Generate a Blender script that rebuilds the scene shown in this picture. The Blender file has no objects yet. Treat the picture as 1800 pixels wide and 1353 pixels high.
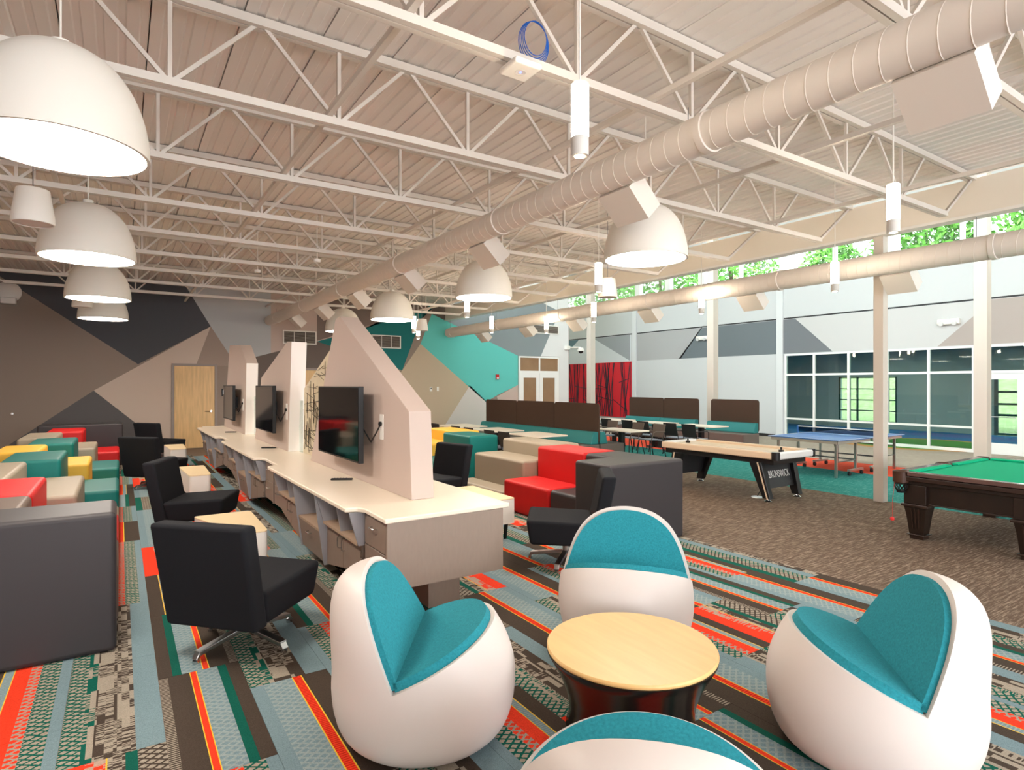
import bpy, bmesh, math, random
from mathutils import Vector, Matrix
random.seed(7)
R = math.radians
PI = math.pi
SC = bpy.context.scene
COL = SC.collection

# ------------------------------------------------------------------ camera
cd = bpy.data.cameras.new('camera')
cd.sensor_width = 36.0
cd.sensor_fit = 'HORIZONTAL'
cd.lens = 1047.0 / 1800.0 * 36.0
cd.clip_start = 0.05
cam = bpy.data.objects.new('camera', cd)
COL.objects.link(cam)
cam.location = (0, 0, 1.85)
cam.rotation_euler = (PI / 2, 0, -R(33.35))
SC.camera = cam

# ------------------------------------------------------------------ world, sun, daylight, exposure
W = bpy.data.worlds.new('sky')
SC.world = W
W.use_nodes = True
_b = W.node_tree.nodes['Background']
_b.inputs[0].default_value = (0.94, 0.97, 1.0, 1)
_b.inputs[1].default_value = 4.6
sd = bpy.data.lights.new('sun', 'SUN')
sd.energy = 3.0
sd.angle = R(2)
sd.color = (1, 0.95, 0.87)
sun = bpy.data.objects.new('sun', sd)
COL.objects.link(sun)
sun.rotation_euler = (R(40), 0, 0)          # shines along the room's length, past its side windows


def area(name, loc, rot, sx, sy, power, col=(1, 1, 1)):
    l = bpy.data.lights.new(name, 'AREA')
    l.shape = 'RECTANGLE'
    l.size, l.size_y = sx, sy
    l.energy = power
    l.color = col
    o = bpy.data.objects.new(name, l)
    COL.objects.link(o)
    o.location = loc
    o.rotation_euler = rot
    return o


# daylight openings (portals guide the sky light; the upper bay and rear openings are added)
for nm, loc, rot, sx, sy in (('clerestory_portal', (19.9, 10, 6.48), (0, R(90), 0), 2.0, 34), ('upper_bay_portal', (10.16, 6.2, 6.37), (0, R(-90), 0), 2.2, 26.5), ('rear_opening_portal', (3.5, -7.2, 2.2), (R(90), 0, 0), 12.0, 3.0),
                             ('activity_window_portal', (27.2, 13.1, 1.2), (0, R(90), 0), 1.95, 2.4)):
    area(nm, loc, rot, sx, sy, 1).data.cycles.is_portal = True
VS = SC.view_settings
VS.view_transform = 'Standard'
VS.look = 'None'
VS.exposure = 1.4
VS.gamma = 1.0
VS.use_curve_mapping = False


# ------------------------------------------------------------------ materials
def lin(c):
    return tuple((v / 255 / 12.92) if v / 255 <= 0.04045 else ((v / 255 + 0.055) / 1.055) ** 2.4 for v in c)


MATS = {}


def M(name, col, rough=0.6, metal=0.0, bump=0.0, scale=60.0, var=0.0, spec=0.4, emit=0.0, stretch=(1, 1, 1), vscale=None, coat=0.0):
    if name in MATS:
        return MATS[name]
    m = bpy.data.materials.new(name)
    m.use_nodes = True
    nt = m.node_tree
    p = nt.nodes['Principled BSDF']
    c = (*lin(col), 1)
    p.inputs['Base Color'].default_value = c
    p.inputs['Roughness'].default_value = rough
    p.inputs['Metallic'].default_value = metal
    p.inputs['Specular IOR Level'].default_value = spec
    p.inputs['Coat Weight'].default_value = coat
    if emit:
        p.inputs['Emission Color'].default_value = c
        p.inputs['Emission Strength'].default_value = emit
    if bump or var:
        tc = nt.nodes.new('ShaderNodeTexCoord')
        mp = nt.nodes.new('ShaderNodeMapping')
        mp.inputs['Scale'].default_value = stretch
        nt.links.new(tc.outputs['Object'], mp.inputs['Vector'])
        n = nt.nodes.new('ShaderNodeTexNoise')
        n.inputs['Scale'].default_value = scale
        n.inputs['Detail'].default_value = 3
        nt.links.new(mp.outputs[0], n.inputs['Vector'])
        if bump:
            b = nt.nodes.new('ShaderNodeBump')
            b.inputs['Strength'].default_value = bump
            b.inputs['Distance'].default_value = 0.004
            nt.links.new(n.outputs[0], b.inputs['Height'])
            nt.links.new(b.outputs[0], p.inputs['Normal'])
        if var:
            n2 = n
            if vscale:
                n2 = nt.nodes.new('ShaderNodeTexNoise')
                n2.inputs['Scale'].default_value = vscale
                n2.inputs['Detail'].default_value = 3
                nt.links.new(mp.outputs[0], n2.inputs['Vector'])
            r = nt.nodes.new('ShaderNodeValToRGB')
            r.color_ramp.elements[0].position = 0.3
            r.color_ramp.elements[1].position = 0.7
            r.color_ramp.elements[0].color = tuple(v * (1 - var) for v in c[:3]) + (1,)
            r.color_ramp.elements[1].color = tuple(min(1, v * (1 + var)) for v in c[:3]) + (1,)
            nt.links.new(n2.outputs[0], r.inputs[0])
            nt.links.new(r.outputs[0], p.inputs['Base Color'])
    MATS[name] = m
    return m


def glass_mat(name, tint, refl=1.0):
    m = bpy.data.materials.new(name)
    m.use_nodes = True
    nt = m.node_tree
    nt.nodes.clear()
    o = nt.nodes.new('ShaderNodeOutputMaterial')
    mx = nt.nodes.new('ShaderNodeMixShader')
    t = nt.nodes.new('ShaderNodeBsdfTransparent')
    t.inputs[0].default_value = (*lin(tint), 1)
    g = nt.nodes.new('ShaderNodeBsdfGlossy')
    g.inputs['Roughness'].default_value = 0.02
    f = nt.nodes.new('ShaderNodeFresnel')
    f.inputs[0].default_value = 1.45
    k = nt.nodes.new('ShaderNodeMath')
    k.operation = 'MULTIPLY'
    k.inputs[1].default_value = refl
    nt.links.new(f.outputs[0], k.inputs[0])
    nt.links.new(k.outputs[0], mx.inputs[0])
    nt.links.new(t.outputs[0], mx.inputs[1])
    nt.links.new(g.outputs[0], mx.inputs[2])
    nt.links.new(mx.outputs[0], o.inputs[0])
    MATS[name] = m
    return m


def flecked(name, base, fleck, scale=30, stretch=(1, 6, 1), lo=0.52, hi=0.62, dark=None):
    m = bpy.data.materials.new(name)
    m.use_nodes = True
    nt = m.node_tree
    p = nt.nodes['Principled BSDF']
    p.inputs['Roughness'].default_value = 0.95
    p.inputs['Specular IOR Level'].default_value = 0.1
    tc = nt.nodes.new('ShaderNodeTexCoord')
    mp = nt.nodes.new('ShaderNodeMapping')
    mp.inputs['Scale'].default_value = stretch
    nt.links.new(tc.outputs['Object'], mp.inputs['Vector'])
    n = nt.nodes.new('ShaderNodeTexNoise')
    n.inputs['Scale'].default_value = scale
    n.inputs['Detail'].default_value = 6
    n.inputs['Roughness'].default_value = 0.75
    nt.links.new(mp.outputs[0], n.inputs['Vector'])
    r = nt.nodes.new('ShaderNodeValToRGB')
    r.color_ramp.elements[0].position = lo
    r.color_ramp.elements[1].position = hi
    r.color_ramp.elements[0].color = (*lin(base), 1)
    r.color_ramp.elements[1].color = (*lin(fleck), 1)
    nt.links.new(n.outputs[0], r.inputs[0])
    n2 = nt.nodes.new('ShaderNodeTexNoise')
    n2.inputs['Scale'].default_value = 1.1
    nt.links.new(tc.outputs['Object'], n2.inputs['Vector'])
    mx = nt.nodes.new('ShaderNodeMix')
    mx.data_type = 'RGBA'
    mx.inputs[7].default_value = (*lin(dark or base), 1)
    k = nt.nodes.new('ShaderNodeMath')
    k.operation = 'MULTIPLY'
    k.inputs[1].default_value = 0.45
    nt.links.new(n2.outputs[0], k.inputs[0])
    nt.links.new(k.outputs[0], mx.inputs[0])
    nt.links.new(r.outputs[0], mx.inputs[6])
    nt.links.new(mx.outputs[2], p.inputs['Base Color'])
    b = nt.nodes.new('ShaderNodeBump')
    b.inputs['Strength'].default_value = 0.4
    b.inputs['Distance'].default_value = 0.004
    n3 = nt.nodes.new('ShaderNodeTexNoise')
    n3.inputs['Scale'].default_value = 350
    nt.links.new(tc.outputs['Object'], n3.inputs['Vector'])
    nt.links.new(n3.outputs[0], b.inputs['Height'])
    nt.links.new(b.outputs[0], p.inputs['Normal'])
    MATS[name] = m
    return m


# ------------------------------------------------------------------ mesh helpers
class MB:
    def __init__(s):
        s.v, s.f, s.mi, s.cur = [], [], [], 0

    def face(s, idx):
        s.f.append(tuple(idx))
        s.mi.append(s.cur)

    def add(s, vs, fs):
        o = len(s.v)
        s.v += [tuple(v) for v in vs]
        for f in fs:
            s.face([i + o for i in f])
        return s

    def box(s, x0, x1, y0, y1, z0, z1):
        return s.add([(x0, y0, z0), (x1, y0, z0), (x1, y1, z0), (x0, y1, z0), (x0, y0, z1), (x1, y0, z1), (x1, y1, z1), (x0, y1, z1)],
                     [(0, 3, 2, 1), (4, 5, 6, 7), (0, 1, 5, 4), (1, 2, 6, 5), (2, 3, 7, 6), (3, 0, 4, 7)])

    def hexa(s, b, t):          # 4 bottom points (ccw from above), 4 top points
        return s.add(list(b) + list(t), [(0, 3, 2, 1), (4, 5, 6, 7), (0, 1, 5, 4), (1, 2, 6, 5), (2, 3, 7, 6), (3, 0, 4, 7)])

    def prism(s, poly, axis, lo, hi):
        n = len(poly)

        def pt(p, h):
            return (h, p[0], p[1]) if axis == 'X' else (p[0], h, p[1]) if axis == 'Y' else (p[0], p[1], h)
        vs = [pt(p, lo) for p in poly] + [pt(p, hi) for p in poly]
        fs = [tuple(range(n))[::-1], tuple(range(n, 2 * n))]
        fs += [(i, (i + 1) % n, n + (i + 1) % n, n + i) for i in range(n)]
        return s.add(vs, fs)

    def tube(s, a, b, r, n=8, r2=None, caps=True):
        a, b = Vector(a), Vector(b)
        d = (b - a).normalized()
        u = d.orthogonal().normalized()
        w = d.cross(u)
        r2 = r if r2 is None else r2
        vs = [a + (u * math.cos(2 * PI * i / n) + w * math.sin(2 * PI * i / n)) * r for i in range(n)]
        vs += [b + (u * math.cos(2 * PI * i / n) + w * math.sin(2 * PI * i / n)) * r2 for i in range(n)]
        fs = [(i, (i + 1) % n, n + (i + 1) % n, n + i) for i in range(n)]
        if caps:
            fs += [tuple(range(n))[::-1], tuple(range(n, 2 * n))]
        return s.add(vs, fs)

    def path(s, pts, r, n=6):
        for a, b in zip(pts[:-1], pts[1:]):
            s.tube(a, b, r, n)
        return s

    def bar(s, a, b, w, h):     # rectangular bar from a to b
        a, b = Vector(a), Vector(b)
        d = (b - a).normalized()
        u = d.cross(Vector((0, 0, 1)))
        if u.length < 1e-4:
            u = Vector((1, 0, 0))
        u.normalize()
        t = u.cross(d).normalized()
        q = [(-1, -1), (1, -1), (1, 1), (-1, 1)]
        vs = [a + u * w / 2 * i + t * h / 2 * j for i, j in q] + [b + u * w / 2 * i + t * h / 2 * j for i, j in q]
        return s.add(vs, [(0, 1, 2, 3), (4, 7, 6, 5), (0, 4, 5, 1), (1, 5, 6, 2), (2, 6, 7, 3), (3, 7, 4, 0)])

    def lathe(s, prof, n=32, c=(0, 0), closed=False):
        o = len(s.v)
        k = len(prof)
        for i in range(n):
            a = 2 * PI * i / n
            for r, z in prof:
                s.v.append((c[0] + r * math.cos(a), c[1] + r * math.sin(a), z))
        for i in range(n):
            j = (i + 1) % n
            for q in range(k - 1 if not closed else k):
                q2 = (q + 1) % k
                s.face((o + i * k + q, o + j * k + q, o + j * k + q2, o + i * k + q2))
        return s

    def disc(s, c, r, n=32, up=True):
        o = len(s.v)
        for i in range(n):
            a = 2 * PI * i / n
            s.v.append((c[0] + r * math.cos(a), c[1] + r * math.sin(a), c[2]))
        idx = list(range(o, o + n))
        s.face(idx if up else idx[::-1])
        return s

    def mesh(s, name, mats, smooth=False):
        me = bpy.data.meshes.new(name)
        me.from_pydata(s.v, [], s.f)
        for m in (mats if isinstance(mats, (list, tuple)) else [mats]):
            me.materials.append(m)
        for p, i in zip(me.polygons, s.mi):
            p.material_index = i
        bm = bmesh.new()
        bm.from_mesh(me)
        bmesh.ops.remove_doubles(bm, verts=bm.verts, dist=1e-5)
        bmesh.ops.recalc_face_normals(bm, faces=bm.faces)
        if smooth:
            for f in bm.faces:
                f.smooth = True
            for e in bm.edges:
                if len(e.link_faces) == 2 and e.calc_face_angle(0) > R(42):
                    e.smooth = False
        bm.to_mesh(me)
        bm.free()
        return me

    def build(s, name, mats, parent=None, smooth=False, bevel=0.0, seg=2, loc=None, rot=None):
        o = bpy.data.objects.new(name, s.mesh(name, mats, smooth))
        COL.objects.link(o)
        if parent:
            o.parent = parent
        if loc:
            o.location = loc
        if rot:
            o.rotation_euler = rot
        if bevel:
            b = o.modifiers.new('bevel', 'BEVEL')
            b.width = bevel
            b.segments = seg
            b.limit_method = 'ANGLE'
            b.angle_limit = R(35)
            if seg > 1:
                for p in o.data.polygons:
                    p.use_smooth = True
                b.harden_normals = True
        return o


def tag(o, label=None, cat=None, group=None, kind=None):
    if label:
        o['label'] = label
    if cat:
        o['category'] = cat
    if group:
        o['group'] = group
    if kind:
        o['kind'] = kind
    return o


def thing(name, label, cat, loc=(0, 0, 0), rz=0.0, group=None, kind=None):
    o = bpy.data.objects.new(name, None)
    o.empty_display_size = 0.1
    COL.objects.link(o)
    o.location = loc
    o.rotation_euler = (0, 0, rz)
    return tag(o, label, cat, group, kind)


def copy_tree(o, parent=None):
    c = o.copy()
    COL.objects.link(c)
    c.parent = parent
    for ch in list(o.children):
        copy_tree(ch, c)
    return c


def put(proto, used, label, loc, rz=0.0, group=None):
    o = proto if not used else copy_tree(proto)
    o.location = loc
    o.rotation_euler = (0, 0, rz)
    return tag(o, label, None, group)


ORD = ['first', 'second', 'third', 'fourth', 'fifth', 'sixth', 'seventh', 'eighth', 'ninth', 'tenth', 'eleventh', 'twelfth']

# common materials
white = M('white_paint', (238, 234, 228), 0.55)
cream = M('cream_paint', (236, 228, 215), 0.55)
joistm = M('joist_paint', (214, 207, 199), 0.5)
deckm = M('deck_paint', (232, 226, 221), 0.65)
black = M('black_plastic', (18, 18, 20), 0.45)
chrome = M('chrome', (205, 205, 205), 0.18, 1.0)
alum = M('brushed_aluminium', (190, 190, 190), 0.3, 1.0)
steelgrey = M('steel_grey', (120, 122, 124), 0.4, 0.6)

# ------------------------------------------------------------------ floor
def struct(name, mb, mats, label, **k):
    o = mb.build(name, mats, **k)
    return tag(o, label, None, None, 'structure')


brownc = flecked('brown_carpet', (104, 87, 74), (182, 164, 146), 4, (1.2, 13, 1), 0.48, 0.66, (88, 73, 62))
tealc = flecked('teal_carpet', (40, 130, 126), (140, 196, 184), 4, (1.2, 13, 1), 0.5, 0.68, (30, 112, 108))
redc = flecked('coral_carpet', (232, 88, 62), (240, 122, 92), 3.2, (1.3, 9, 1), 0.5, 0.66, (220, 76, 52))
woodf = flecked('grey_wood_vinyl', (168, 154, 140), (196, 184, 170), 6, (9, 1.2, 1), 0.4, 0.66, (146, 134, 122))
floor = struct('floor', MB().box(-3.3, 5.72, -7, 19.7, -0.1, 0.0), M('floor_taupe', (126, 106, 90), 0.8, var=0.08, scale=20), 'carpeted floor of the lounge')
struct('floor_game_carpet', MB().box(5.72, 10.2, -7, 19.7, -0.1, 0.0), brownc, 'brown flecked carpet under the pool table')
struct('floor_teal_carpet', MB().box(10.2, 13.0, -7, 19.7, -0.1, 0.0), tealc, 'teal flecked carpet strip')
struct('floor_coral_carpet', MB().box(13.0, 14.66, -7, 19.7, -0.1, 0.0), redc, 'coral red carpet strip')
struct('floor_wood_vinyl', MB().box(14.66, 19.6, -7, 27.0, -0.1, 0.0), woodf, 'grey wood look floor along the glass wall')

BLU, BRN, RED, GRN, BEI, YEL, LBL = (118, 140, 147), (72, 62, 54), (228, 62, 36), (18, 88, 74), (158, 148, 134), (228, 186, 62), (142, 156, 156)


def plank_mat(name, stripes):
    """stripes: (width m, colour, second colour, pattern) across the plank; 0 plain, 1 net, 2 worn patches, 3 ticks"""
    m = bpy.data.materials.new(name)
    m.use_nodes = True
    nt = m.node_tree
    L = nt.links.new
    p = nt.nodes['Principled BSDF']
    p.inputs['Roughness'].default_value = 0.95
    p.inputs['Specular IOR Level'].default_value = 0.1
    tc = nt.nodes.new('ShaderNodeTexCoord')
    sp = nt.nodes.new('ShaderNodeSeparateXYZ')
    L(tc.outputs['Object'], sp.inputs[0])

    def math_(op, a, b=None):
        n = nt.nodes.new('ShaderNodeMath')
        n.operation = op
        for i, v in enumerate((a, b)):
            if v is None:
                continue
            if isinstance(v, (int, float)):
                n.inputs[i].default_value = v
            else:
                L(v, n.inputs[i])
        return n.outputs[0]
    u = math_('MULTIPLY_ADD', sp.outputs[0], 1 / 0.46)
    nt.nodes[-1].inputs[2].default_value = 0.5
    tot = sum(s[0] for s in stripes)

    def ramp(cols):
        r = nt.nodes.new('ShaderNodeValToRGB')
        r.color_ramp.interpolation = 'CONSTANT'
        e = r.color_ramp.elements
        pos = 0.0
        for i, (s, c) in enumerate(zip(stripes, cols)):
            el = e[i] if i < 2 else e.new(min(pos / tot, 0.999))
            el.position = min(pos / tot, 0.999)
            el.color = (*c, 1)
            pos += s[0]
        L(u, r.inputs[0])
        return r.outputs[0]
    A = ramp([lin(s[1]) for s in stripes])
    B = ramp([lin(s[2]) for s in stripes])
    P = ramp([((s[3] == 1) * 1.0, (s[3] == 2) * 1.0, (s[3] == 3) * 1.0) for s in stripes])
    ps = nt.nodes.new('ShaderNodeSeparateColor')
    L(P, ps.inputs[0])
    nz = nt.nodes.new('ShaderNodeTexNoise')
    nz.inputs['Scale'].default_value = 55
    L(tc.outputs['Object'], nz.inputs['Vector'])
    wob = math_('MULTIPLY', nz.outputs[0], 0.016)
    ux = math_('ADD', sp.outputs[0], wob)
    vy = math_('MULTIPLY', sp.outputs[1], 1.4)
    k = 15.0

    def netline(w):
        fr = math_('FRACT', math_('MULTIPLY', w, k))
        return math_('ABSOLUTE', math_('SUBTRACT', fr, 0.5))
    net = math_('LESS_THAN', math_('MINIMUM', netline(math_('ADD', ux, vy)), netline(math_('SUBTRACT', ux, vy))), 0.16)
    mp = nt.nodes.new('ShaderNodeMapping')
    mp.inputs['Scale'].default_value = (34, 11, 1)
    oi = nt.nodes.new('ShaderNodeObjectInfo')
    sh = math_('MULTIPLY', oi.outputs['Random'], 40)
    cx = nt.nodes.new('ShaderNodeCombineXYZ')
    L(sh, cx.inputs[0])
    L(sh, cx.inputs[1])
    L(cx.outputs[0], mp.inputs['Location'])
    L(tc.outputs['Object'], mp.inputs['Vector'])
    def cells(kx, ky):
        cc = nt.nodes.new('ShaderNodeCombineXYZ')
        L(math_('FLOOR', math_('MULTIPLY', sp.outputs[0], kx)), cc.inputs[0])
        L(math_('FLOOR', math_('MULTIPLY', sp.outputs[1], ky)), cc.inputs[1])
        L(sh, cc.inputs[2])
        wn = nt.nodes.new('ShaderNodeTexWhiteNoise')
        L(cc.outputs[0], wn.inputs[0])
        return wn.outputs[0]
    ca, cb2, cl = cells(26, 9), cells(26, 150), cells(13, 5)
    patch = math_('MAXIMUM', math_('GREATER_THAN', ca, .74), math_('MULTIPLY', math_('GREATER_THAN', cl, .35), math_('GREATER_THAN', cb2, .58)))
    tick = math_('LESS_THAN', math_('FRACT', math_('MULTIPLY', sp.outputs[1], 55)), 0.42)
    f = math_('ADD', math_('ADD', math_('MULTIPLY', ps.outputs[0], net), math_('MULTIPLY', ps.outputs[1], patch)), math_('MULTIPLY', ps.outputs[2], tick))
    mx = nt.nodes.new('ShaderNodeMix')
    mx.data_type = 'RGBA'
    L(f, mx.inputs[0])
    L(A, mx.inputs[6])
    L(B, mx.inputs[7])
    n2 = nt.nodes.new('ShaderNodeTexNoise')
    n2.inputs['Scale'].default_value = 260
    L(tc.outputs['Object'], n2.inputs['Vector'])
    sp2 = math_('ADD', math_('MULTIPLY', n2.outputs[0], 1.0), 0.5)
    vm = nt.nodes.new('ShaderNodeVectorMath')
    vm.operation = 'SCALE'
    L(mx.outputs[2], vm.inputs[0])
    L(sp2, vm.inputs[3])
    L(vm.outputs[0], p.inputs['Base Color'])
    b = nt.nodes.new('ShaderNodeBump')
    b.inputs['Strength'].default_value = 0.35
    b.inputs['Distance'].default_value = 0.003
    L(n2.outputs[0], b.inputs['Height'])
    L(b.outputs[0], p.inputs['Normal'])
    return m


Y1 = (0.006, YEL, YEL, 0)
PLANKS = [
    plank_mat('plank_red_net', [(.10, BRN, BRN, 0), Y1, (.045, BLU, LBL, 3), Y1, (.08, RED, RED, 0), (.055, RED, BEI, 1), (.10, BEI, GRN, 1), (.06, BLU, BLU, 0)]),
    plank_mat('plank_blue', [(.07, BLU, BLU, 0), (.16, BLU, LBL, 1), Y1, (.045, RED, (190, 40, 20), 3), Y1, (.15, BRN, BRN, 0)]),
    plank_mat('plank_green_grey', [(.09, BEI, GRN, 1), (.05, GRN, BEI, 2), (.10, BEI, BRN, 2), (.08, BRN, BEI, 2), (.13, BLU, BLU, 0)]),
    plank_mat('plank_red', [(.11, RED, RED, 0), (.08, RED, (176, 150, 134), 2), Y1, (.07, BRN, BEI, 2), (.05, GRN, GRN, 0), (.12, BEI, BRN, 1)]),
    plank_mat('plank_green', [(.085, GRN, GRN, 0), (.10, BEI, BRN, 1), (.09, BEI, GRN, 1), (.10, BLU, BLU, 0), (.09, BRN, BEI, 2)]),
    plank_mat('plank_dark', [(.05, BRN, BEI, 3), (.12, BRN, BRN, 0), Y1, (.03, RED, RED, 0), Y1, (.12, BLU, LBL, 1), (.05, GRN, GRN, 0), (.08, BRN, BRN, 0)]),
]
pw, pl = 0.46, 1.2
pmesh = []
for pm in PLANKS:
    pmesh.append(MB().box(-pw / 2 + .001, pw / 2 - .001, -pl / 2 + .001, pl / 2 - .001, 0, .006).mesh('carpet_plank', pm))
rp = random.Random(11)
seq = [0, 1, 2, 3, 1, 0, 4, 5, 2, 0, 3, 1, 4, 0, 5, 1, 2, 3, 0, 5]
for i in range(19):
    x = 5.72 - pw * (i + 0.5)
    off = (i * 0.43) % pl
    j = 0
    y = -1.6 + off
    while y < 17.4:
        yc = y + pl / 2
        y += pl
        j += 1
        # leave out what the frame cannot see (a margin of about a metre kept)
        if x < -0.13 * yc - 1.0 or (x * .5498 + yc * .8353) < 1.4 or yc + pl / 2 > 17.9:
            continue
        if yc > 6 and x < -1.2:
            continue
        d = seq[(i * 3 + j * 5 + (j // 3)) % len(seq)]
        o = bpy.data.objects.new('carpet_plank', pmesh[d])
        COL.objects.link(o)
        o.parent = floor
        o.location = (x, yc, 0)
        if rp.random() < 0.3:
            o.rotation_euler = (0, 0, PI)

# ------------------------------------------------------------------ walls
FY = 19.6          # far wall
RX = 19.55         # right wall
TAUPE, SLATE, TAN, DKGREY, BLGREY = (148, 132, 121), (74, 76, 82), (206, 188, 174), (92, 88, 88), (160, 160, 160)
wall_far = struct('wall_far', MB().box(-3.3, 15.76, FY, FY + .3, 0, 7.7), M('wall_taupe', TAUPE, 0.7), 'far wall painted with angular colour blocks')


def wpoly(pts, name, col, layer, wall='far'):
    """painted block on a wall: outline in wall metres (along, up)"""
    m = M(name, col, 0.65)
    t = 0.0012 * (layer + 1)
    if wall == 'far':
        mb = MB().prism(pts, 'Y', FY - t, FY - .0002)
        par = wall_far
    else:
        mb = MB().prism(pts, 'X', RX - t, RX - .0002)
        par = wall_right
    return mb.build('painted_block', m, par)


wpoly([(-3.3, 2.0), (-3.3, 7.6), (4.0, 7.6), (4.0, 0.0), (2.45, 0.0), (2.45, 2.42), (1.2, 2.42), (1.2, 0), (-3.3, 0)], 'paint_taupe', TAUPE, 0)
# slate block under the joists
wpoly([(-3.3, 5.15), (0.42, 2.43), (2.24, 3.58), (1.42, 5.0), (-.4, 7.0), (-3.3, 7.0)], 'paint_slate', SLATE, 1)
wpoly([(2.24, 3.58), (1.42, 5.0), (1.42, 7.0), (3.92, 7.0), (3.92, 2.4), (2.9, 2.4)], 'paint_bluegrey', (184, 186, 188), 1)
wpoly([(2.24, 3.58), (-0.59, 1.70), (0.44, 0.72), (1.24, 0.02), (1.24, 2.42), (1.85, 2.42)], 'paint_tan', TAN, 2)
wpoly([(-0.59, 1.70), (-2.6, 0.14), (-2.6, 0.02), (1.24, 0.02), (.44, .72)], 'paint_darkgrey', (96, 93, 94), 3)
wpoly([(1.85, 2.42), (2.24, 3.58), (2.95, 2.42)], 'paint_mid_taupe', (160, 142, 131), 3)
# from the corner line behind the duct to the double door
wpoly([(3.92, 0), (3.92, 7.0), (6.6, 7.0), (6.6, 0)], 'paint_rose_taupe', (196, 176, 166), 1)
wpoly([(3.1, 2.6), (5.33, 3.26), (6.3, 3.0), (6.6, .2), (5.9, 0.02), (3.3, 0.02)], 'paint_umber', (104, 92, 86), 2)
wpoly([(5.33, 3.26), (6.9, 3.75), (9.6, 4.75), (9.6, 5.2), (9.0, 4.2), (8.28, 2.36)], 'paint_deep_teal', (0, 112, 112), 3)
wpoly([(5.33, 3.28), (5.33, 7.0), (9.6, 7.0), (9.6, 4.78)], 'paint_umber_top', (122, 106, 98), 2)
wpoly([(8.98, 3.32), (9.42, 4.42), (13.18, 3.01), (13.18, 1.85), (12.2, 1.45), (11.7, 1.2), (8.98, 3.32)][:-1], 'paint_aqua', (98, 198, 190), 4)
wpoly([(8.98, 3.32), (8.28, 2.36), (6.4, .02), (9.7, .02), (11.0, 1.84)], 'paint_sand', (196, 176, 152), 3)
wpoly([(11.0, 1.84), (9.7, .02), (13.18, .02), (13.18, 1.0), (11.72, 1.22)], 'paint_offwhite', (216, 208, 204), 4)
wpoly([(13.18, 1.85), (12.2, 1.4), (12.6, .02), (13.18, .02)], 'paint_rose_taupe', (196, 176, 166), 5)
wpoly([(9.42, 4.42), (9.7, 6.2), (10.06, 6.2), (10.06, 4.16)], 'paint_umber', (104, 92, 86), 3)
wpoly([(10.06, 4.17), (10.06, 6.6), (15.3, 4.9), (14.9, 4.2), (14.3, 3.02), (13.18, 3.01)], 'paint_steel', (134, 142, 146), 3)
wpoly([(10.06, 6.6), (10.06, 7.68), (15.74, 7.68), (15.74, .02), (15.25, .02), (15.25, 3.02), (14.3, 3.02), (15.0, 4.4), (15.3, 4.9)], 'paint_white_far', (226, 226, 226), 2)

wr = MB()
wr.box(RX, RX + .3, 12.3, 27.0, 0, 2.93)
wr.box(RX, RX + .3, -7, 27.0, 2.93, 4.16)
wr.box(RX + .06, RX + .3, -7, 27.0, 4.16, 4.21)
wr.box(RX, RX + .3, -7, 27.0, 4.21, 5.45)
wr.box(RX, RX + .3, -7, 27.0, 7.5, 7.75)
wall_right = struct('wall_right', wr, M('white_block_wall', (208, 210, 212), 0.6, bump=.25, scale=9), 'tall white wall with the clerestory and glass front')
MB().box(RX + .02, RX + .055, -7, 27, 4.155, 4.215).build('reveal_shade_strip', M('reveal_shade', (52, 52, 54), 0.6), wall_right)  # dark strip stands in for the shade inside the gap
GB = lambda pts, n, c, l=1: wpoly(pts, n, c, l, 'right')
GB([(19.8, 2.95), (27, 2.95), (27, 4.15), (19.8, 4.15)], 'band_white', (222, 226, 230), 0)
GB([(19.85, 2.96), (22.4, 4.15), (19.85, 4.15)], 'band_grey', (164, 168, 174))
GB([(24.5, 3.5), (24.5, 4.15), (23.5, 4.15)], 'band_blue', (110, 136, 150))
GB([(16.9, 2.95), (19.5, 2.95), (19.5, 4.15), (15.8, 4.15)], 'band_light', (178, 178, 180), 0)
GB([(12.55, 2.95), (17.0, 2.95), (15.85, 4.15), (12.55, 4.15)], 'band_slate', (112, 120, 126), 0)
GB([(12.3, 2.95), (10.55, 2.95), (11.85, 4.15), (12.3, 4.15)], 'band_slate2', (118, 122, 128), 0)
GB([(10.55, 2.95), (7.55, 2.95), (6.4, 4.0), (6.4, 4.15), (11.85, 4.15)], 'band_pale', (206, 205, 205), 0)
GB([(7.55, 2.95), (-6, 2.95), (-6, 4.15), (6.4, 4.15), (6.4, 4.0)], 'band_taupe', (176, 164, 158), 0)
for y in (19.55, 12.41, 5.3):
    MB().box(RX - .05, RX + .02, y - .12, y + .12, 0 if y > 10 else 2.95, 5.45).build('pilaster', M('pilaster_paint', (222, 224, 226), .55), wall_right)
for y in (15.95, 23.0, 9.0):
    MB().box(RX - .0015, RX + .01, y - .006, y + .006, 4.22, 5.44).build('panel_joint', M('joint_grey', (196, 198, 200), .6), wall_right)

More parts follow.
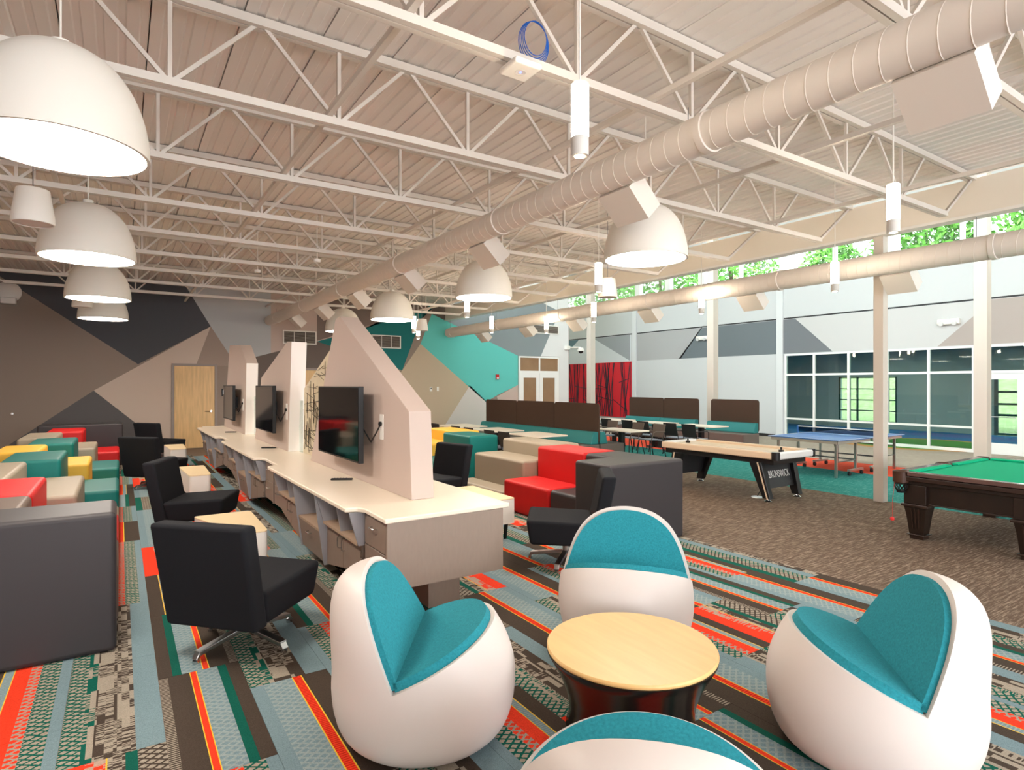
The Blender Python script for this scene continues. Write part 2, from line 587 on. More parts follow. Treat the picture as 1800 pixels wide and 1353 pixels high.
struct('wall_left', MB().box(-3.6, -3.3, -7, 19.9, 0, 5.0), M('wall_left_paint', (190, 176, 164), 0.7), 'left side wall of the lounge')
wb = MB()  # long opening added to let daylight onto the foreground
wb.box(-3.6, 20, -7.3, -7, 0, .7)
wb.box(-3.6, 20, -7.3, -7, 3.7, 7.7)
wb.box(-3.6, -2.5, -7.3, -7, .7, 3.7)
wb.box(9.5, 20, -7.3, -7, .7, 3.7)
struct('wall_back', wb, white, 'wall behind the photographer with a long opening added for daylight')
struct('wall_alcove_end', MB().box(15.76, RX + .3, 27.0, 27.3, 0, 7.7), white, 'white end wall of the alcove')
struct('wall_alcove_side', MB().box(15.5, 15.76, FY + .3, 27.3, 0, 7.7), white, 'side wall of the alcove')
struct('ceiling_high_bay', MB().box(10.1, RX + .3, -7.3, 27.3, 7.7, 7.85), white, 'white roof over the tall window bay')
ub_ = MB().box(10.14, 10.3, -7.3, 19.7, 5.0, 5.25).box(10.14, 10.3, -7.3, 19.7, 7.5, 7.7)
struct('wall_upper_bay', ub_, white, 'upper wall above the low roof edge')
struct('baseboard_far', MB().box(-3.3, 1.2, FY - .02, FY - .006, 0, .1), M('base_dark', (44, 42, 42), .6), 'dark baseboard along the far wall')
struct('baseboard_right', MB().box(RX - .02, RX - .001, 12.6, 19.4, 0, .1), MATS['base_dark'], 'dark baseboard under the white wall')

# ------------------------------------------------------------------ ceiling: deck, joists, beam, columns
ceiling = struct('ceiling', MB().box(-3.6, 10.02, -7.3, 19.7, 4.86, 4.96), white, 'ribbed metal roof deck')
prof = []
xw = 0.61
dp = MB()
segs = []
for q in range(4):
    a = -xw / 2 + q * xw / 4
    segs += [(a, .0), (a + .085, .0), (a + .097, .012), (a + .140, .012)]
segs.append((xw / 2, .0))
pts = [(a, 0, z) for a, z in segs]
n = len(segs)
dp.add([(a + (.004 if i == 0 else 0) - (.004 if i == n - 1 else 0), -13.4, z) for i, (a, z) in enumerate(segs)] + [(a + (.004 if i == 0 else 0) - (.004 if i == n - 1 else 0), 13.4, z) for i, (a, z) in enumerate(segs)] + [(-xw / 2 + .004, -13.4, .06), (xw / 2 - .004, -13.4, .06), (-xw / 2 + .004, 13.4, .06), (xw / 2 - .004, 13.4, .06)],
       [(i, i + 1, n + i + 1, n + i) for i in range(n - 1)] + [(2 * n, 2 * n + 1, 2 * n + 3, 2 * n + 2), (0, n, 2 * n + 2, 2 * n), (n - 1, 2 * n - 1, 2 * n + 3, 2 * n + 1)])
dmesh = dp.mesh('deck_panel', deckm)
for i in range(22):
    o = bpy.data.objects.new('deck_panel', dmesh)
    COL.objects.link(o)
    o.parent = ceiling
    o.location = (-3.17 + i * .613, 6.2, 4.78)

JP, JX0, JX1, ZB, ZT = 1.26, -2.83, 9.77, 4.09, 4.70
chord_t = MB().bar((-3.25, -.032, ZT + .035), (9.95, -.032, ZT + .035), .05, .07)
chord_t.bar((-3.25, .032, ZT + .035), (9.95, .032, ZT + .035), .05, .07)
chord_t = chord_t.mesh('top_chord', joistm)
chord_b = MB().bar((-2.1, -.028, ZB), (9.05, -.028, ZB), .045, .06)
chord_b.bar((-2.1, .028, ZB), (9.05, .028, ZB), .045, .06)
chord_b = chord_b.mesh('bottom_chord', joistm)
m_dr = MB().bar((0, 0, ZB), (JP / 2 - .03, 0, ZT + .02), .03, .03).mesh('web_member', joistm)
m_dl = MB().bar((0, 0, ZB), (-JP / 2 + .03, 0, ZT + .02), .03, .03).mesh('web_member', joistm)
m_v = MB().bar((0, 0, ZB), (0, 0, ZT + .02), .03, .03).mesh('web_member', joistm)
m_el = MB().bar((-3.2, 0, ZT), (-2.1, 0, ZB), .035, .035).mesh('web_member', joistm)
m_er = MB().bar((9.9, 0, ZT), (9.05, 0, ZB), .035, .035).mesh('web_member', joistm)


def link(name, me, par, loc=(0, 0, 0), rot=None):
    o = bpy.data.objects.new(name, me)
    COL.objects.link(o)
    o.parent = par
    o.location = loc
    if rot:
        o.rotation_euler = rot
    return o


JY = [1.75 + 1.672 * k for k in range(10)]
for k, y in enumerate(JY):
    t = thing('roof_joist', '%s white open web roof joist from the camera end' % ORD[k], None, (0, y, 0), 0, None, 'structure')
    link('top_chord', chord_t, t)
    link('bottom_chord', chord_b, t)
    x = 0.31 - JP
    while x > -2.2:
        x -= JP
    x += JP
    while x < 9.1:
        link('web_member', m_v, t, (x, 0, 0))
        link('web_member', m_dr, t, (x, 0, 0))
        if x > -1.6:
            link('web_member', m_dl, t, (x, 0, 0))
        x += JP
    link('web_member', m_el, t)
    link('web_member', m_er, t)
for k, x in enumerate((-.6, 1.48, 3.57, 5.63, 7.7)):
    struct('bridging_bar', MB().bar((x, 0, 4.145), (x, 18.5, 4.145), .045, .045), joistm, '%s white bridging bar across the joists from the left wall' % ORD[k])
struct('beam_soffit', MB().box(9.97, 10.13, -7, FY, 4.24, 4.735), cream, 'cream edge beam at the end of the low roof')
struct('trim_1', MB().box(9.94, 10.16, -7, FY, 4.20, 4.24), white, 'white flange under the edge beam')
colm = M('column_paint', (208, 197, 186), 0.5)
for lab, x, y, w, h in (('slim cream column standing on the brown carpet beside the teal strip', 10.1, 4.69, .15, 4.2), ('cream column behind the pool table', 16.07, 5.33, .25, 7.7),
                        ('cream column between the two bench backs by the white wall', 15.98, 12.5, .25, 7.7), ('cream column in front of the red screen panel', 16.2, 18.7, .25, 7.7)):
    struct('column', MB().box(x - w / 2, x + w / 2, y - w / 2, y + w / 2, 0, h), colm, lab, bevel=.008)

# ------------------------------------------------------------------ windows of the right wall
framew = M('white_frame', (240, 240, 238), 0.4)
clear = glass_mat('clear_glass', (246, 252, 250), .6)
tinted = glass_mat('tinted_glass', (196, 214, 208), 1.2)
w1 = thing('window_1', 'long clerestory window high in the white wall', None, (RX, 0, 0), 0, None, 'structure')
ys = [12.3 + 1.775 * k for k in range(-10, 9)]
MB().box(0, .2, -6.9, 27, 5.45, 5.52).build('sill', framew, w1)
MB().box(0, .2, -6.9, 27, 7.43, 7.5).build('head', framew, w1)
for k, y in enumerate(ys):
    wd = .15 if k in (10, 12, 13, 14, 8) else .035
    MB().box(0, .2, y - wd, y + wd, 5.52, 7.43).build('mullion', framew, w1)
    if k:
        MB().box(.1, .106, ys[k - 1] + .03, y - .03, 5.5, 7.45).build('pane', clear, w1)
w4 = thing('daylight_window', 'unseen clerestory added above the low roof edge for daylight', None, (10.14, 0, 0), 0, None, 'structure')  # unseen glazing, added so daylight brightens the tall right wall
ys4 = [-7.2 + 2.98 * k for k in range(10)]
for k, y in enumerate(ys4):
    MB().box(0.02, .14, y - .04, y + .04, 5.25, 7.5).build('mullion', framew, w4)
    if k:
        MB().box(.07, .076, ys4[k - 1] + .04, y - .04, 5.25, 7.5).build('pane', clear, w4)
sf = thing('window_2', 'glass storefront wall onto the activity room', None, (RX, 0, 0), 0, None, 'structure')
sy = [12.22, 11.19, 10.05, 8.9, 7.78, 6.69, 5.55, 4.4, 3.2, 2.0, .8]
for y in sy:
    MB().box(0, .1, y - .035, y + .035, 0, 2.93).build('mullion', framew, sf)
for z0, z1 in ((0, .09), (.65, .71), (2.17, 2.24), (2.87, 2.93)):
    for a, b in zip(sy[1:], sy[:-1]):
        if (a, b) == (5.55, 6.69) and z0 == .65:
            continue
        MB().box(.0, .1, a + .035, b - .035, z0, z1).build('transom', framew, sf)
pn = 0
for a, b in zip(sy[1:], sy[:-1]):
    for z0, z1 in ((.09, .65), (.71, 2.17), (2.24, 2.87)):
        if (a, b) == (5.55, 6.69) and z0 < 2:
            continue
        MB().box(.045, .053, a + .03, b - .03, z0 - .01, z1 + .01).build('pane', tinted, sf)
struct('wall_back_right_low', MB().box(RX, RX + .3, -7, .8, 0, 2.93), white, 'white wall at the end of the storefront')
dd = thing('door_1', 'white framed glass door in the storefront', None, (RX, 0, 0), 0, None, 'structure')
for a, b in ((5.585, 5.73), (6.51, 6.655)):
    MB().box(-.01, .06, a, b, .01, 2.16).build('stile', framew, dd)
MB().box(-.01, .06, 5.73, 6.51, .01, .3).build('rail', framew, dd)
MB().box(-.01, .06, 5.73, 6.51, 2.0, 2.16).build('rail', framew, dd)
MB().box(.02, .03, 5.72, 6.52, .29, 2.01).build('pane', tinted, dd)
MB().tube((-.05, 5.75, 1.0), (-.05, 6.49, 1.0), .014).build('push_bar', alum, dd)

# activity room behind the glass
rmwall = M('activity_room_wall', (196, 198, 194), .7)
fb = flecked('blue_floor', (52, 108, 168), (70, 126, 184), 6, (1, 1, 1), .3, .7)
fgn = flecked('green_floor', (78, 140, 60), (98, 160, 76), 6, (1, 1, 1), .3, .7)
fta = flecked('tan_floor', (190, 140, 92), (200, 150, 100), 6, (1, 1, 1), .3, .7)
af = struct('floor_activity_room', MB().box(RX + .1, 27, -3, 20, -.1, -.002), fb, 'blue sports floor of the activity room')
MB().disc((21.0, 8.6, 0.002), 2.3, 48).build('floor_marking', fta, af)
MB().disc((21.0, 8.6, 0.004), 1.9, 48).build('floor_marking', fgn, af)
bw = MB()
bw.box(27, 27.3, 14.3, 20, 0, 4)
bw.box(27, 27.3, 8.6, 11.9, 0, 4)
bw.box(27, 27.3, -3, 7.7, 0, 4)
bw.box(27, 27.3, 11.9, 14.3, 2.2, 4)
bw.box(27, 27.3, 11.9, 14.3, 0, .25)
bw.box(27, 27.3, 7.7, 8.6, 2.2, 4)
struct('wall_activity_back', bw, rmwall, 'grey back wall of the activity room')
struct('wall_activity_side', MB().box(RX + .3, 27, 20, 20.3, 0, 4), rmwall, 'grey side wall of the activity room')
struct('wall_activity_near', MB().box(RX + .3, 27, -3.3, -3, 0, 4), rmwall, 'grey near wall of the activity room')
struct('ceiling_activity_room', MB().box(RX + .3, 27.3, -3.3, 20.3, 3.2, 3.3), M('dark_ceiling', (150, 156, 156), .8), 'dark ceiling of the activity room')
for k, (lx, ly) in enumerate(((21.6, 11.5), (24.6, 11.5), (21.6, 7.0), (24.6, 7.0), (23, 15.5), (23, 3.0))):  # lamps added to brighten the dark activity room
    t = thing('ceiling_fill_panel', '%s flat fill light added to the activity room behind the glass' % ORD[k], 'ceiling light', (lx, ly, 3.2), 0, 'fill lights added to the activity room')
    MB().box(-.62, .62, -.12, .12, -.06, 0).build('housing', white, t)
    MB().box(-.6, .6, -.1, .1, -.066, -.061).build('lens', M('fill_glow', (255, 250, 240), .5, emit=40), t)
gframe = M('green_frame', (34, 74, 70), .5)
w3 = thing('window_3', 'green barred window at the back of the activity room', None, (27, 0, 0), 0, None, 'structure')
for y in (11.93, 12.7, 13.5, 14.27):
    MB().box(.0, .08, y - .03, y + .03, .25, 2.2).build('muntin', gframe, w3)
for z in (.28, .74, 1.2, 1.68, 2.17):
    for a in (11.96, 12.73, 13.53):
        MB().box(.01, .07, a, a + .74, z - .022, z + .022).build('muntin', gframe, w3)
MB().box(.035, .04, 11.95, 14.25, .27, 2.18).build('pane', clear, w3)
d4 = thing('door_2', 'glazed outside door of the activity room', None, (27, 0, 0), 0, None, 'structure')
for a, b in ((7.7, 7.82), (8.48, 8.6)):
    MB().box(.0, .08, a, b, 0, 2.2).build('stile', steelgrey, d4)
for z in (.05, .75, 1.15, 1.6, 2.12):
    MB().box(.0, .08, 7.82, 8.48, z - .04, z + .04).build('rail', gframe, d4)
MB().box(.035, .04, 7.8, 8.5, .1, 2.1).build('pane', clear, d4)

# ------------------------------------------------------------------ outdoors
grassm = flecked('hillside', (150, 138, 116), (104, 130, 62), 3, (1, 1, 1), .42, .6)
gm = MB().add([(27.3, -30, -.05), (40, -30, .3), (40, 60, .3), (27.3, 60, -.05), (62, -30, 5.0), (62, 60, 5.0)], [(0, 1, 2, 3), (1, 4, 5, 2)])
struct('ground_hillside', gm, grassm, 'grassy stony bank outside')
leafm = M('leaf_green', (82, 140, 44), .6, var=.35, scale=3)
barkm = M('bark', (92, 74, 58), .9, bump=.5, scale=30)
rt = random.Random(5)
for k, (tx, ty, th, tr) in enumerate(((28.5, 6.5, 13.0, 2.4), (29, 11.6, 12.4, 2.3), (30, 16.2, 9.2, 1.8), (29, 21.4, 13.0, 2.7), (29.5, 27.2, 13.0, 2.7), (30, 33.2, 13.5, 2.9), (28.5, 1.4, 13.0, 2.4))):
    t = thing('tree', '%s leafy tree outside the high windows from the right end' % ORD[k], 'tree', (tx, ty, 0), 0, 'trees beyond the clerestory')
    MB().tube((0, 0, 0), (0.1, .1, th * .7), .2, 10, .1).build('trunk', barkm, t)
    lm = MB()
    for _ in range(6500):
        while True:
            q = Vector((rt.uniform(-1, 1), rt.uniform(-1, 1), rt.uniform(-1, 1)))
            if .3 < q.length < 1:
                break
        c = Vector((q.x * tr, q.y * tr, th * .68 + q.z * th * .34))
        u = Vector((rt.gauss(0, 1), rt.gauss(0, 1), rt.gauss(0, 1))).normalized()
        w = u.orthogonal().normalized()
        s_ = rt.uniform(.11, .22)
        lm.add([c - u * s_, c + w * s_ * .55, c + u * s_, c - w * s_ * .55], [(0, 1, 2, 3)])
    me = bpy.data.meshes.new('foliage')
    me.from_pydata(lm.v, [], lm.f)
    me.materials.append(leafm)
    fo = bpy.data.objects.new('foliage', me)
    COL.objects.link(fo)
    fo.parent = t
    fo['kind'] = 'stuff'

# ------------------------------------------------------------------ doors and fittings on the far wall
maple = M('maple_veneer', (222, 184, 130), .45, var=.12, scale=3, stretch=(6, 1, .6))
framet = M('door_frame_taupe', (150, 138, 132), .5)


def wood_door(name, x0, x1, h, label, handle=True):
    t = thing(name, label, None, (0, FY, 0), 0, None, 'structure')
    MB().box(x0, x1, -.035, -.002, .02, h).build('leaf', maple, t)
    for a, b in ((x0 - .07, x0 - .005), (x1 + .005, x1 + .07)):
        MB().box(a, b, -.05, -.001, 0, h + .07).build('jamb', framet, t)
    MB().box(x0 - .005, x1 + .005, -.05, -.001, h + .005, h + .07).build('head', framet, t)
    if handle:
        hb = MB().tube((x1 - .1, -.04, 1.08), (x1 - .1, -.1, 1.08), .03, 12)
        hb.tube((x1 - .1, -.09, 1.08), (x1 - .26, -.09, 1.08), .013, 8)
        hb.build('lever_handle', chrome, t, True)
    return t


wood_door('door_3', 1.30, 2.34, 2.40, 'pale maple door in the painted far wall')
d5 = wood_door('door_4', 4.75, 5.75, 2.32, 'maple door with a narrow dark window behind the twig screen', False)
MB().box(5.3, 5.42, -.04, -.03, 1.25, 2.0).build('vision_panel', M('dark_glass', (30, 34, 38), .1), d5)
# double glazed door
gd = thing('door_5', 'white double door with brown glazed panels and a transom', None, (0, FY, 0), 0, None, 'structure')
bronze = M('brown_glazing', (150, 118, 88), .12, var=.1, scale=2)
X0, X1 = 13.2, 15.2
for a, b, z0, z1 in ((X0, X0 + .06, 0, 3.0), (X1 - .06, X1, 0, 3.0)):
    MB().box(a, b, -.06, -.006, z0, z1).build('jamb', framew, gd)
for z0, z1 in ((2.94, 3.0), (2.33, 2.42)):
    MB().box(X0 + .06, X1 - .06, -.06, -.006, z0, z1).build('head', framew, gd)
MB().box(14.17, 14.23, -.06, -.006, 2.42, 2.94).build('transom_bar', framew, gd)
for a, b in ((X0 + .06, 14.17), (14.23, X1 - .06)):
    MB().box(a, b, -.03, -.02, 2.42, 2.94).build('pane', bronze, gd)
for a, b in ((X0 + .06, 14.195), (14.205, X1 - .06)):
    lf = MB().box(a, a + .16, -.055, -.01, .01, 2.33).box(b - .16, b, -.055, -.01, .01, 2.33).box(a + .16, b - .16, -.055, -.01, .01, .3).box(a + .16, b - .16, -.055, -.01, 2.14, 2.33)
    lf = lf.build('leaf', framew, gd)
    MB().box(a + .16, b - .16, -.035, -.025, .3, 2.14).build('pane', bronze, lf)


def vent(x0, x1, z0, z1, label, split=3):
    t = thing('air_grille', label, 'air grille', (0, FY - .008, 0), 0, 'air grilles on the far wall')
    fr = MB().box(x0, x1, -.03, 0, z1 - .035, z1).box(x0, x1, -.03, 0, z0, z0 + .035).box(x0, x0 + .035, -.03, 0, z0 + .035, z1 - .035).box(x1 - .035, x1, -.03, 0, z0 + .035, z1 - .035)
    fr.build('frame', white, t)
    MB().box(x0 + .03, x1 - .03, -.006, -.002, z0 + .03, z1 - .03).build('backing', M('grille_back', (70, 62, 56), .8), t)
    for k in range(1, split):
        xm = x0 + (x1 - x0) * k / split
        MB().box(xm - .008, xm + .008, -.028, -.006, z0 + .035, z1 - .035).build('divider', white, t)
    nl = int((z1 - z0 - .07) / .03)
    for k in range(nl):
        z = z0 + .045 + k * .03
        MB().hexa([(x0 + .036, -.024, z), (x1 - .036, -.024, z), (x1 - .036, -.006, z + .012), (x0 + .036, -.006, z + .012)],
                  [(x0 + .036, -.024, z + .004), (x1 - .036, -.024, z + .004), (x1 - .036, -.006, z + .016), (x0 + .036, -.006, z + .016)]).build('louvre', M('louvre_grey', (164, 152, 142), .6), t)


vent(4.27, 5.31, 3.15, 3.58, 'white framed air grille above the narrow partition edge coloured as lit')
vent(7.16, 8.22, 3.12, 3.57, 'white framed air grille on the deep teal block')
vent(13.3, 15.2, 3.94, 4.3, 'white framed air grille above the double door', 3)


def small(name, mb, mats, label, cat, **k):
    return tag(mb.build(name, mats, **k), label, cat)


t = thing('fire_strobe', 'red fire alarm strobe on the aqua wall block', 'alarm', (12.2, FY - .01, 0))
MB().box(-.07, .07, -.05, 0, 2.07, 2.26).build('housing', M('alarm_red', (200, 30, 30), .4), t, bevel=.008)
MB().box(-.045, .045, -.065, -.051, 2.09, 2.14).build('lens', M('lens_clear', (235, 235, 235), .2), t, bevel=.004)
t = thing('thermostat', 'white thermostat on the sand coloured wall block', 'thermostat', (9.38, FY - .008, 0))
MB().box(-.05, .05, -.03, 0, 1.62, 1.78).build('housing', white, t, bevel=.006)
MB().box(-.02, .02, -.034, -.031, 1.71, 1.75).build('display', black, t)
t = thing('light_switch', 'white wall switch plate beside the thermostat', 'switch', (9.66, FY - .008, 0))
MB().box(-.04, .04, -.01, 0, 1.63, 1.78).build('plate', white, t, bevel=.003)
MB().box(-.012, .012, -.022, -.011, 1.68, 1.73).build('toggle', white, t)
t = thing('room_sign', 'small black room display beside the maple door', 'sign', (2.62, FY - .008, 0))
MB().box(-.09, .09, -.025, 0, 1.52, 1.74).build('housing', black, t, bevel=.006)
MB().box(-.055, .055, -.027, -.0255, 1.57, 1.7).build('screen', M('display_white', (230, 235, 238), .3, emit=.4), t)
small('wall_hook', MB().tube((-2.28, FY - .006, 1.12), (-2.28, FY - .05, 1.12), .03, 12).tube((-2.28, FY - .05, 1.12), (-2.28, FY - .07, 1.12), .018, 12), chrome, 'round metal wall bumper at the left edge', 'bumper', smooth=True)
t = thing('wall_speaker', 'white wall horn fitting high at the left edge', 'speaker', (-2.35, FY - .008, 0))
MB().lathe([(.0, 0), (.26, 0), (.26, .05), (.16, .12), (0, .13)], 24).build('back_cover', white, t, True, loc=(0, 0, 4.2), rot=(R(90), 0, 0))
MB().box(-.13, .17, -.32, -.12, 3.88, 4.04).build('lamp_head', white, t, bevel=.02)
for lab, y, z in (('white twin emergency light on the grey band beside the slim column', 15.75, 3.72), ('white twin emergency light on the pale band above the glass wall', 7.25, 3.62)):
    t = thing('emergency_light', lab, 'light', (RX - .004, y, z))
    MB().box(-.12, 0, -.28, .28, -.07, .09).build('housing', white, t, bevel=.03)
    for s in (-1, 1):
        MB().tube((-.12, s * .16, -.03), (-.17, s * .16, -.05), .06, 14).build('lamp', M('lens_clear', (235, 235, 235), .2), t, True)
t = thing('security_camera', 'white bracket security camera with dark dome beside the red screen', 'camera', (15.6, FY - .008, 0))
MB().box(-.1, .1, -.18, 0, 3.32, 3.48).build('bracket', white, t, bevel=.02)
MB().tube((.05, -.1, 3.42), (.55, -.3, 3.42), .03, 10).build('arm', white, t, True)
MB().lathe([(0, .14), (.1, .14), (.14, .06), (.14, .0), (0, .0)], 20).build('housing', white, t, True, loc=(.55, -.3, 3.27))
MB().lathe([(.1, 0), (.085, -.06), (.04, -.095), (0, -.1)], 20).build('dome', black, t, True, loc=(.55, -.3, 3.27))

# red screen panel with dark branch lattice on the right wall
t = thing('branch_screen', 'red wall panel covered by a dark branch lattice', 'wall panel', (RX - .004, 0, 0))
MB().box(-.03, 0, 19.75, 26.2, .35, 2.92).build('panel', M('screen_red', (224, 40, 54), .5), t)
bm_ = M('branch_dark', (66, 58, 68), .6)
rb = random.Random(3)
for k in range(70):
    y = 19.8 + 6.35 * rb.random()
    if k % 4:
        a, b = (y, .38), (min(26.15, max(19.8, y + rb.uniform(-.5, .5))), 2.9)
    else:
        z = rb.uniform(.5, 2.7)
        a, b = (y, z), (min(26.15, y + rb.uniform(.5, 1.3)), min(2.88, max(.4, z + rb.uniform(-.5, .6))))
    MB().bar((-.045, a[0], a[1]), (-.045, b[0], b[1]), .02, .026 * rb.uniform(.7, 1.5)).build('branch', bm_, t)

# ------------------------------------------------------------------ ducts and diffusers
ductm = M('duct_paint', (224, 216, 208), .5)
spiral = M('duct_seam', (226, 217, 207), .5)


def duct(name, label, x, z, r, y0, y1, cap):
    t = thing(name, label, 'duct', (x, 0, z))
    b = MB().tube((0, y0, 0), (0, y1, 0), r, 40, caps=False)
    if cap:
        ring = []
        for q in range(1, 5):
            a = q * PI / 8
            b.lathe([(0, 0)], 3) if False else None
        n_ = 40
    b.build('tube', ductm, t, True)
    c = MB()
    prof_ = [(r, 0), (r * .97, .05), (r * .85, .085), (0, .09)]
    c.lathe(prof_, 40)
    e = c.build('end_cap', ductm, t, True, loc=(0, y1, 0), rot=(R(-90), 0, 0))
    # raised spiral lock seam
    s = MB()
    pitch = .15
    n_ = 28
    tot = int((y1 - y0) / pitch * n_)
    o0 = 0
    for i in range(tot + 1):
        a = 2 * PI * i / n_
        y = y0 + pitch * i / n_
        for dr, dy in ((.0, -.005), (.0035, 0), (0, .005)):
            s.v.append(((r + dr) * math.cos(a), y + dy, (r + dr) * math.sin(a)))
    for i in range(tot):
        for q in range(2):
            s.face((i * 3 + q, i * 3 + q + 1, (i + 1) * 3 + q + 1, (i + 1) * 3 + q))
    s.build('seam', spiral, t, True)
    for y in [y0 + 3.0 + 3.05 * k for k in range(int((y1 - y0 - 3) / 3.05) + 1)]:
        MB().lathe([(r, -.035), (r + .012, -.03), (r + .012, .03), (r, .035)], 40).build('coupling', ductm, t, True, loc=(0, y, 0), rot=(R(90), 0, 0))
        MB().tube((0, y + .2, r), (0, y + .2, 4.1 - z), .004, 5).build('hanger_wire', steelgrey, t)
    return t


D1 = (3.85, 3.83, .15)
D2 = (9.6, 3.67, .163)
def diffusers(t, r, ys):
    bx = MB().box(r - .012, r + .34, -.21, .21, -.11, .11).mesh('diffuser', ductm)
    gx = MB().box(r + .341, r + .346, -.19, .19, -.09, .09).mesh('face_grille', M('diffuser_face', (205, 198, 190), .6, bump=.6, scale=160))
    for y in ys:
        d = link('diffuser', bx, t, (0, y, 0), (0, R(45), 0))     # local +X points down and to the right
        link('face_grille', gx, d)


diffusers(duct('spiral_duct', 'long white spiral duct crossing the ceiling above the partitions', *D1, -3.0, 19.4, True), D1[2], (1.53, 4.15, 6.75, 9.3, 11.85, 14.35, 16.9))
diffusers(duct('spiral_duct', 'cream spiral duct running below the clerestory windows', *D2, -3.0, 18.55, True), D2[2], (4.28, 6.8, 9.35, 11.9, 14.1, 16.6))

# ------------------------------------------------------------------ pendant lights
domem = M('dome_shell', (232, 228, 220), .5)
glow = M('dome_diffuser', (255, 245, 232), .5, emit=18.0)
tubeglow = M('tube_glow', (255, 236, 208), .5, emit=26.0)


def make_dome():
    t = thing('dome_pendant', '', 'pendant light')
    n = 24
    prof_ = []
    for q in range(n + 1):
        a = q / n * PI / 2
        prof_.append((.45 * math.cos(a) ** .8 if q < n else 0.0, .60 * math.sin(a)))
    inner = [(r * .94, z * .94) for r, z in prof_]
    MB().lathe(prof_[:-1] + [(0.0, .6)], 56).lathe([(.45, 0), (.43, 0), (.43, .03)], 56).build('shell', domem, t, True)
    MB().disc((0, 0, .02), .43, 56, False).build('diffuser', glow, t)
    MB().lathe([(0, .64), (.05, .64), (.05, .59), (0, .59)], 16).build('cap', domem, t, True)
    MB().tube((0, 0, .63), (0, 0, 1.575), .006, 6).build('cord', domem, t)
    return t


dome = make_dome()
used = False
for k, y in enumerate((4.36, 7.95, 11.6, 15.05)):
    put(dome, used, '%s big white dome pendant from the camera in the left hand row' % ORD[k], (-.29, y, 3.22), 0, 'dome pendants of the left row')
    used = True
for k, y in enumerate((4.64, 8.1, 11.9, 15.2)):
    put(dome, True, '%s big white dome pendant from the camera beside the white duct' % ORD[k], (4.8, y, 3.22), 0, 'dome pendants beside the duct')


def make_tube():
    t = thing('tube_pendant', '', 'pendant light')
    MB().tube((0, 0, .11), (0, 0, .42), .052, 24).build('glowing_tube', tubeglow, t, True)
    MB().tube((0, 0, 0), (0, 0, .109), .053, 24).build('end_cap', M('pendant_grey', (214, 212, 208), .45), t, True)
    MB().disc((0, 0, -.002), .03, 16, False).build('downlight', tubeglow, t)
    MB().tube((0, 0, .42), (0, 0, .43), .045, 24).build('top_cap', domem, t, True)
    MB().tube((0, 0, .43), (0, 0, 1.595), .006, 6).build('rod', domem, t)
    return t


tb = make_tube()
TUBES = [(2.27, 2.72, 3.2, 'glowing tube pendant beside the wireless access point'), (5.72, 2.55, 3.2, 'glowing tube pendant near the top right, in front of the beam'),
         (8.62, 4.62, 3.2, 'glowing tube pendant in front of the cream duct by the slim column'), (9.2, 7.45, 3.2, 'glowing tube pendant in front of the cream duct by the bench column'),
         (5.82, 6.55, 3.2, 'glowing tube pendant hanging left of the big dome by the duct'), (8.5, 9.72, 3.2, 'glowing tube pendant before the column at the red screen'),
         (8.06, 13.2, 3.2, 'glowing tube pendant before the rounded end of the cream duct'), (9.3, 12.5, 3.2, 'glowing tube pendant before the grille above the double door'),
         (5.8, 10.45, 3.2, 'glowing tube pendant just under the second dome by the duct'), (6.37, 14.3, 3.2, 'glowing tube pendant touching the far white hanging speaker'),
         (7.3, 16.1, 3.2, 'glowing tube pendant below the far white hanging speaker')]
for k, (x, y, z, lab) in enumerate(TUBES):
    put(tb, k > 0, lab, (x, y, z), 0, 'tube pendants')


def make_speaker():
    t = thing('hanging_speaker', '', 'speaker')
    MB().lathe([(0, .3), (.10, .3), (.12, .29), (.155, .05), (.155, .0), (.148, -.004), (.14, .0)], 32).build('housing', white, t, True)
    MB().disc((0, 0, .003), .142, 32, False).build('grille', M('speaker_grille', (206, 200, 196), .7), t)
    MB().tube((0, 0, .3), (0, 0, 1.545), .004, 5).build('wire', steelgrey, t)
    return t


sp_ = make_speaker()
for k, (x, y, z, lab) in enumerate(((-.63, 6.6, 3.25, 'white hanging speaker between the first two left hand domes'), (-.57, 13.2, 3.25, 'white hanging speaker half behind the third left hand dome'),
                                    (6.5, 7.1, 3.25, 'white hanging speaker right below the big dome by the duct'), (6.5, 14.1, 3.25, 'white hanging speaker among tube pendants before the teal wall'))):
    put(sp_, k > 0, lab, (x, y, z), 0, 'hanging speakers')

t = thing('access_point', 'white square wireless access point on a joist', 'access point', (2.28, 3.36, 3.98))
MB().box(-.11, .11, -.11, .11, 0, .045).build('housing', white, t, bevel=.02, seg=3)
MB().lathe([(.03, -.001), (.036, -.003), (.042, -.001)], 24).build('ring', M('ap_ring', (220, 216, 212), .4), t, True)
MB().disc((.0, 0, -.0015), .008, 12, False).build('status_light', M('status_blue', (60, 90, 255), .4, emit=3), t)
cb = MB()
for q in range(5):
    pts_ = [((.085 + .008 * q) * math.cos(a) + .004 * q, .016 * q - .03, (.12 + .009 * q) * math.sin(a)) for a in [i * 2 * PI / 28 for i in range(29)]]
    cb.path(pts_, .003, 5)
tag(cb.build('cable_coil', M('cable_blue', (16, 92, 190), .4), None, True, loc=(2.42, 3.40, 4.26), rot=(0, 0, R(-10))), 'coil of bright blue network cable hanging on a joist', 'cable')
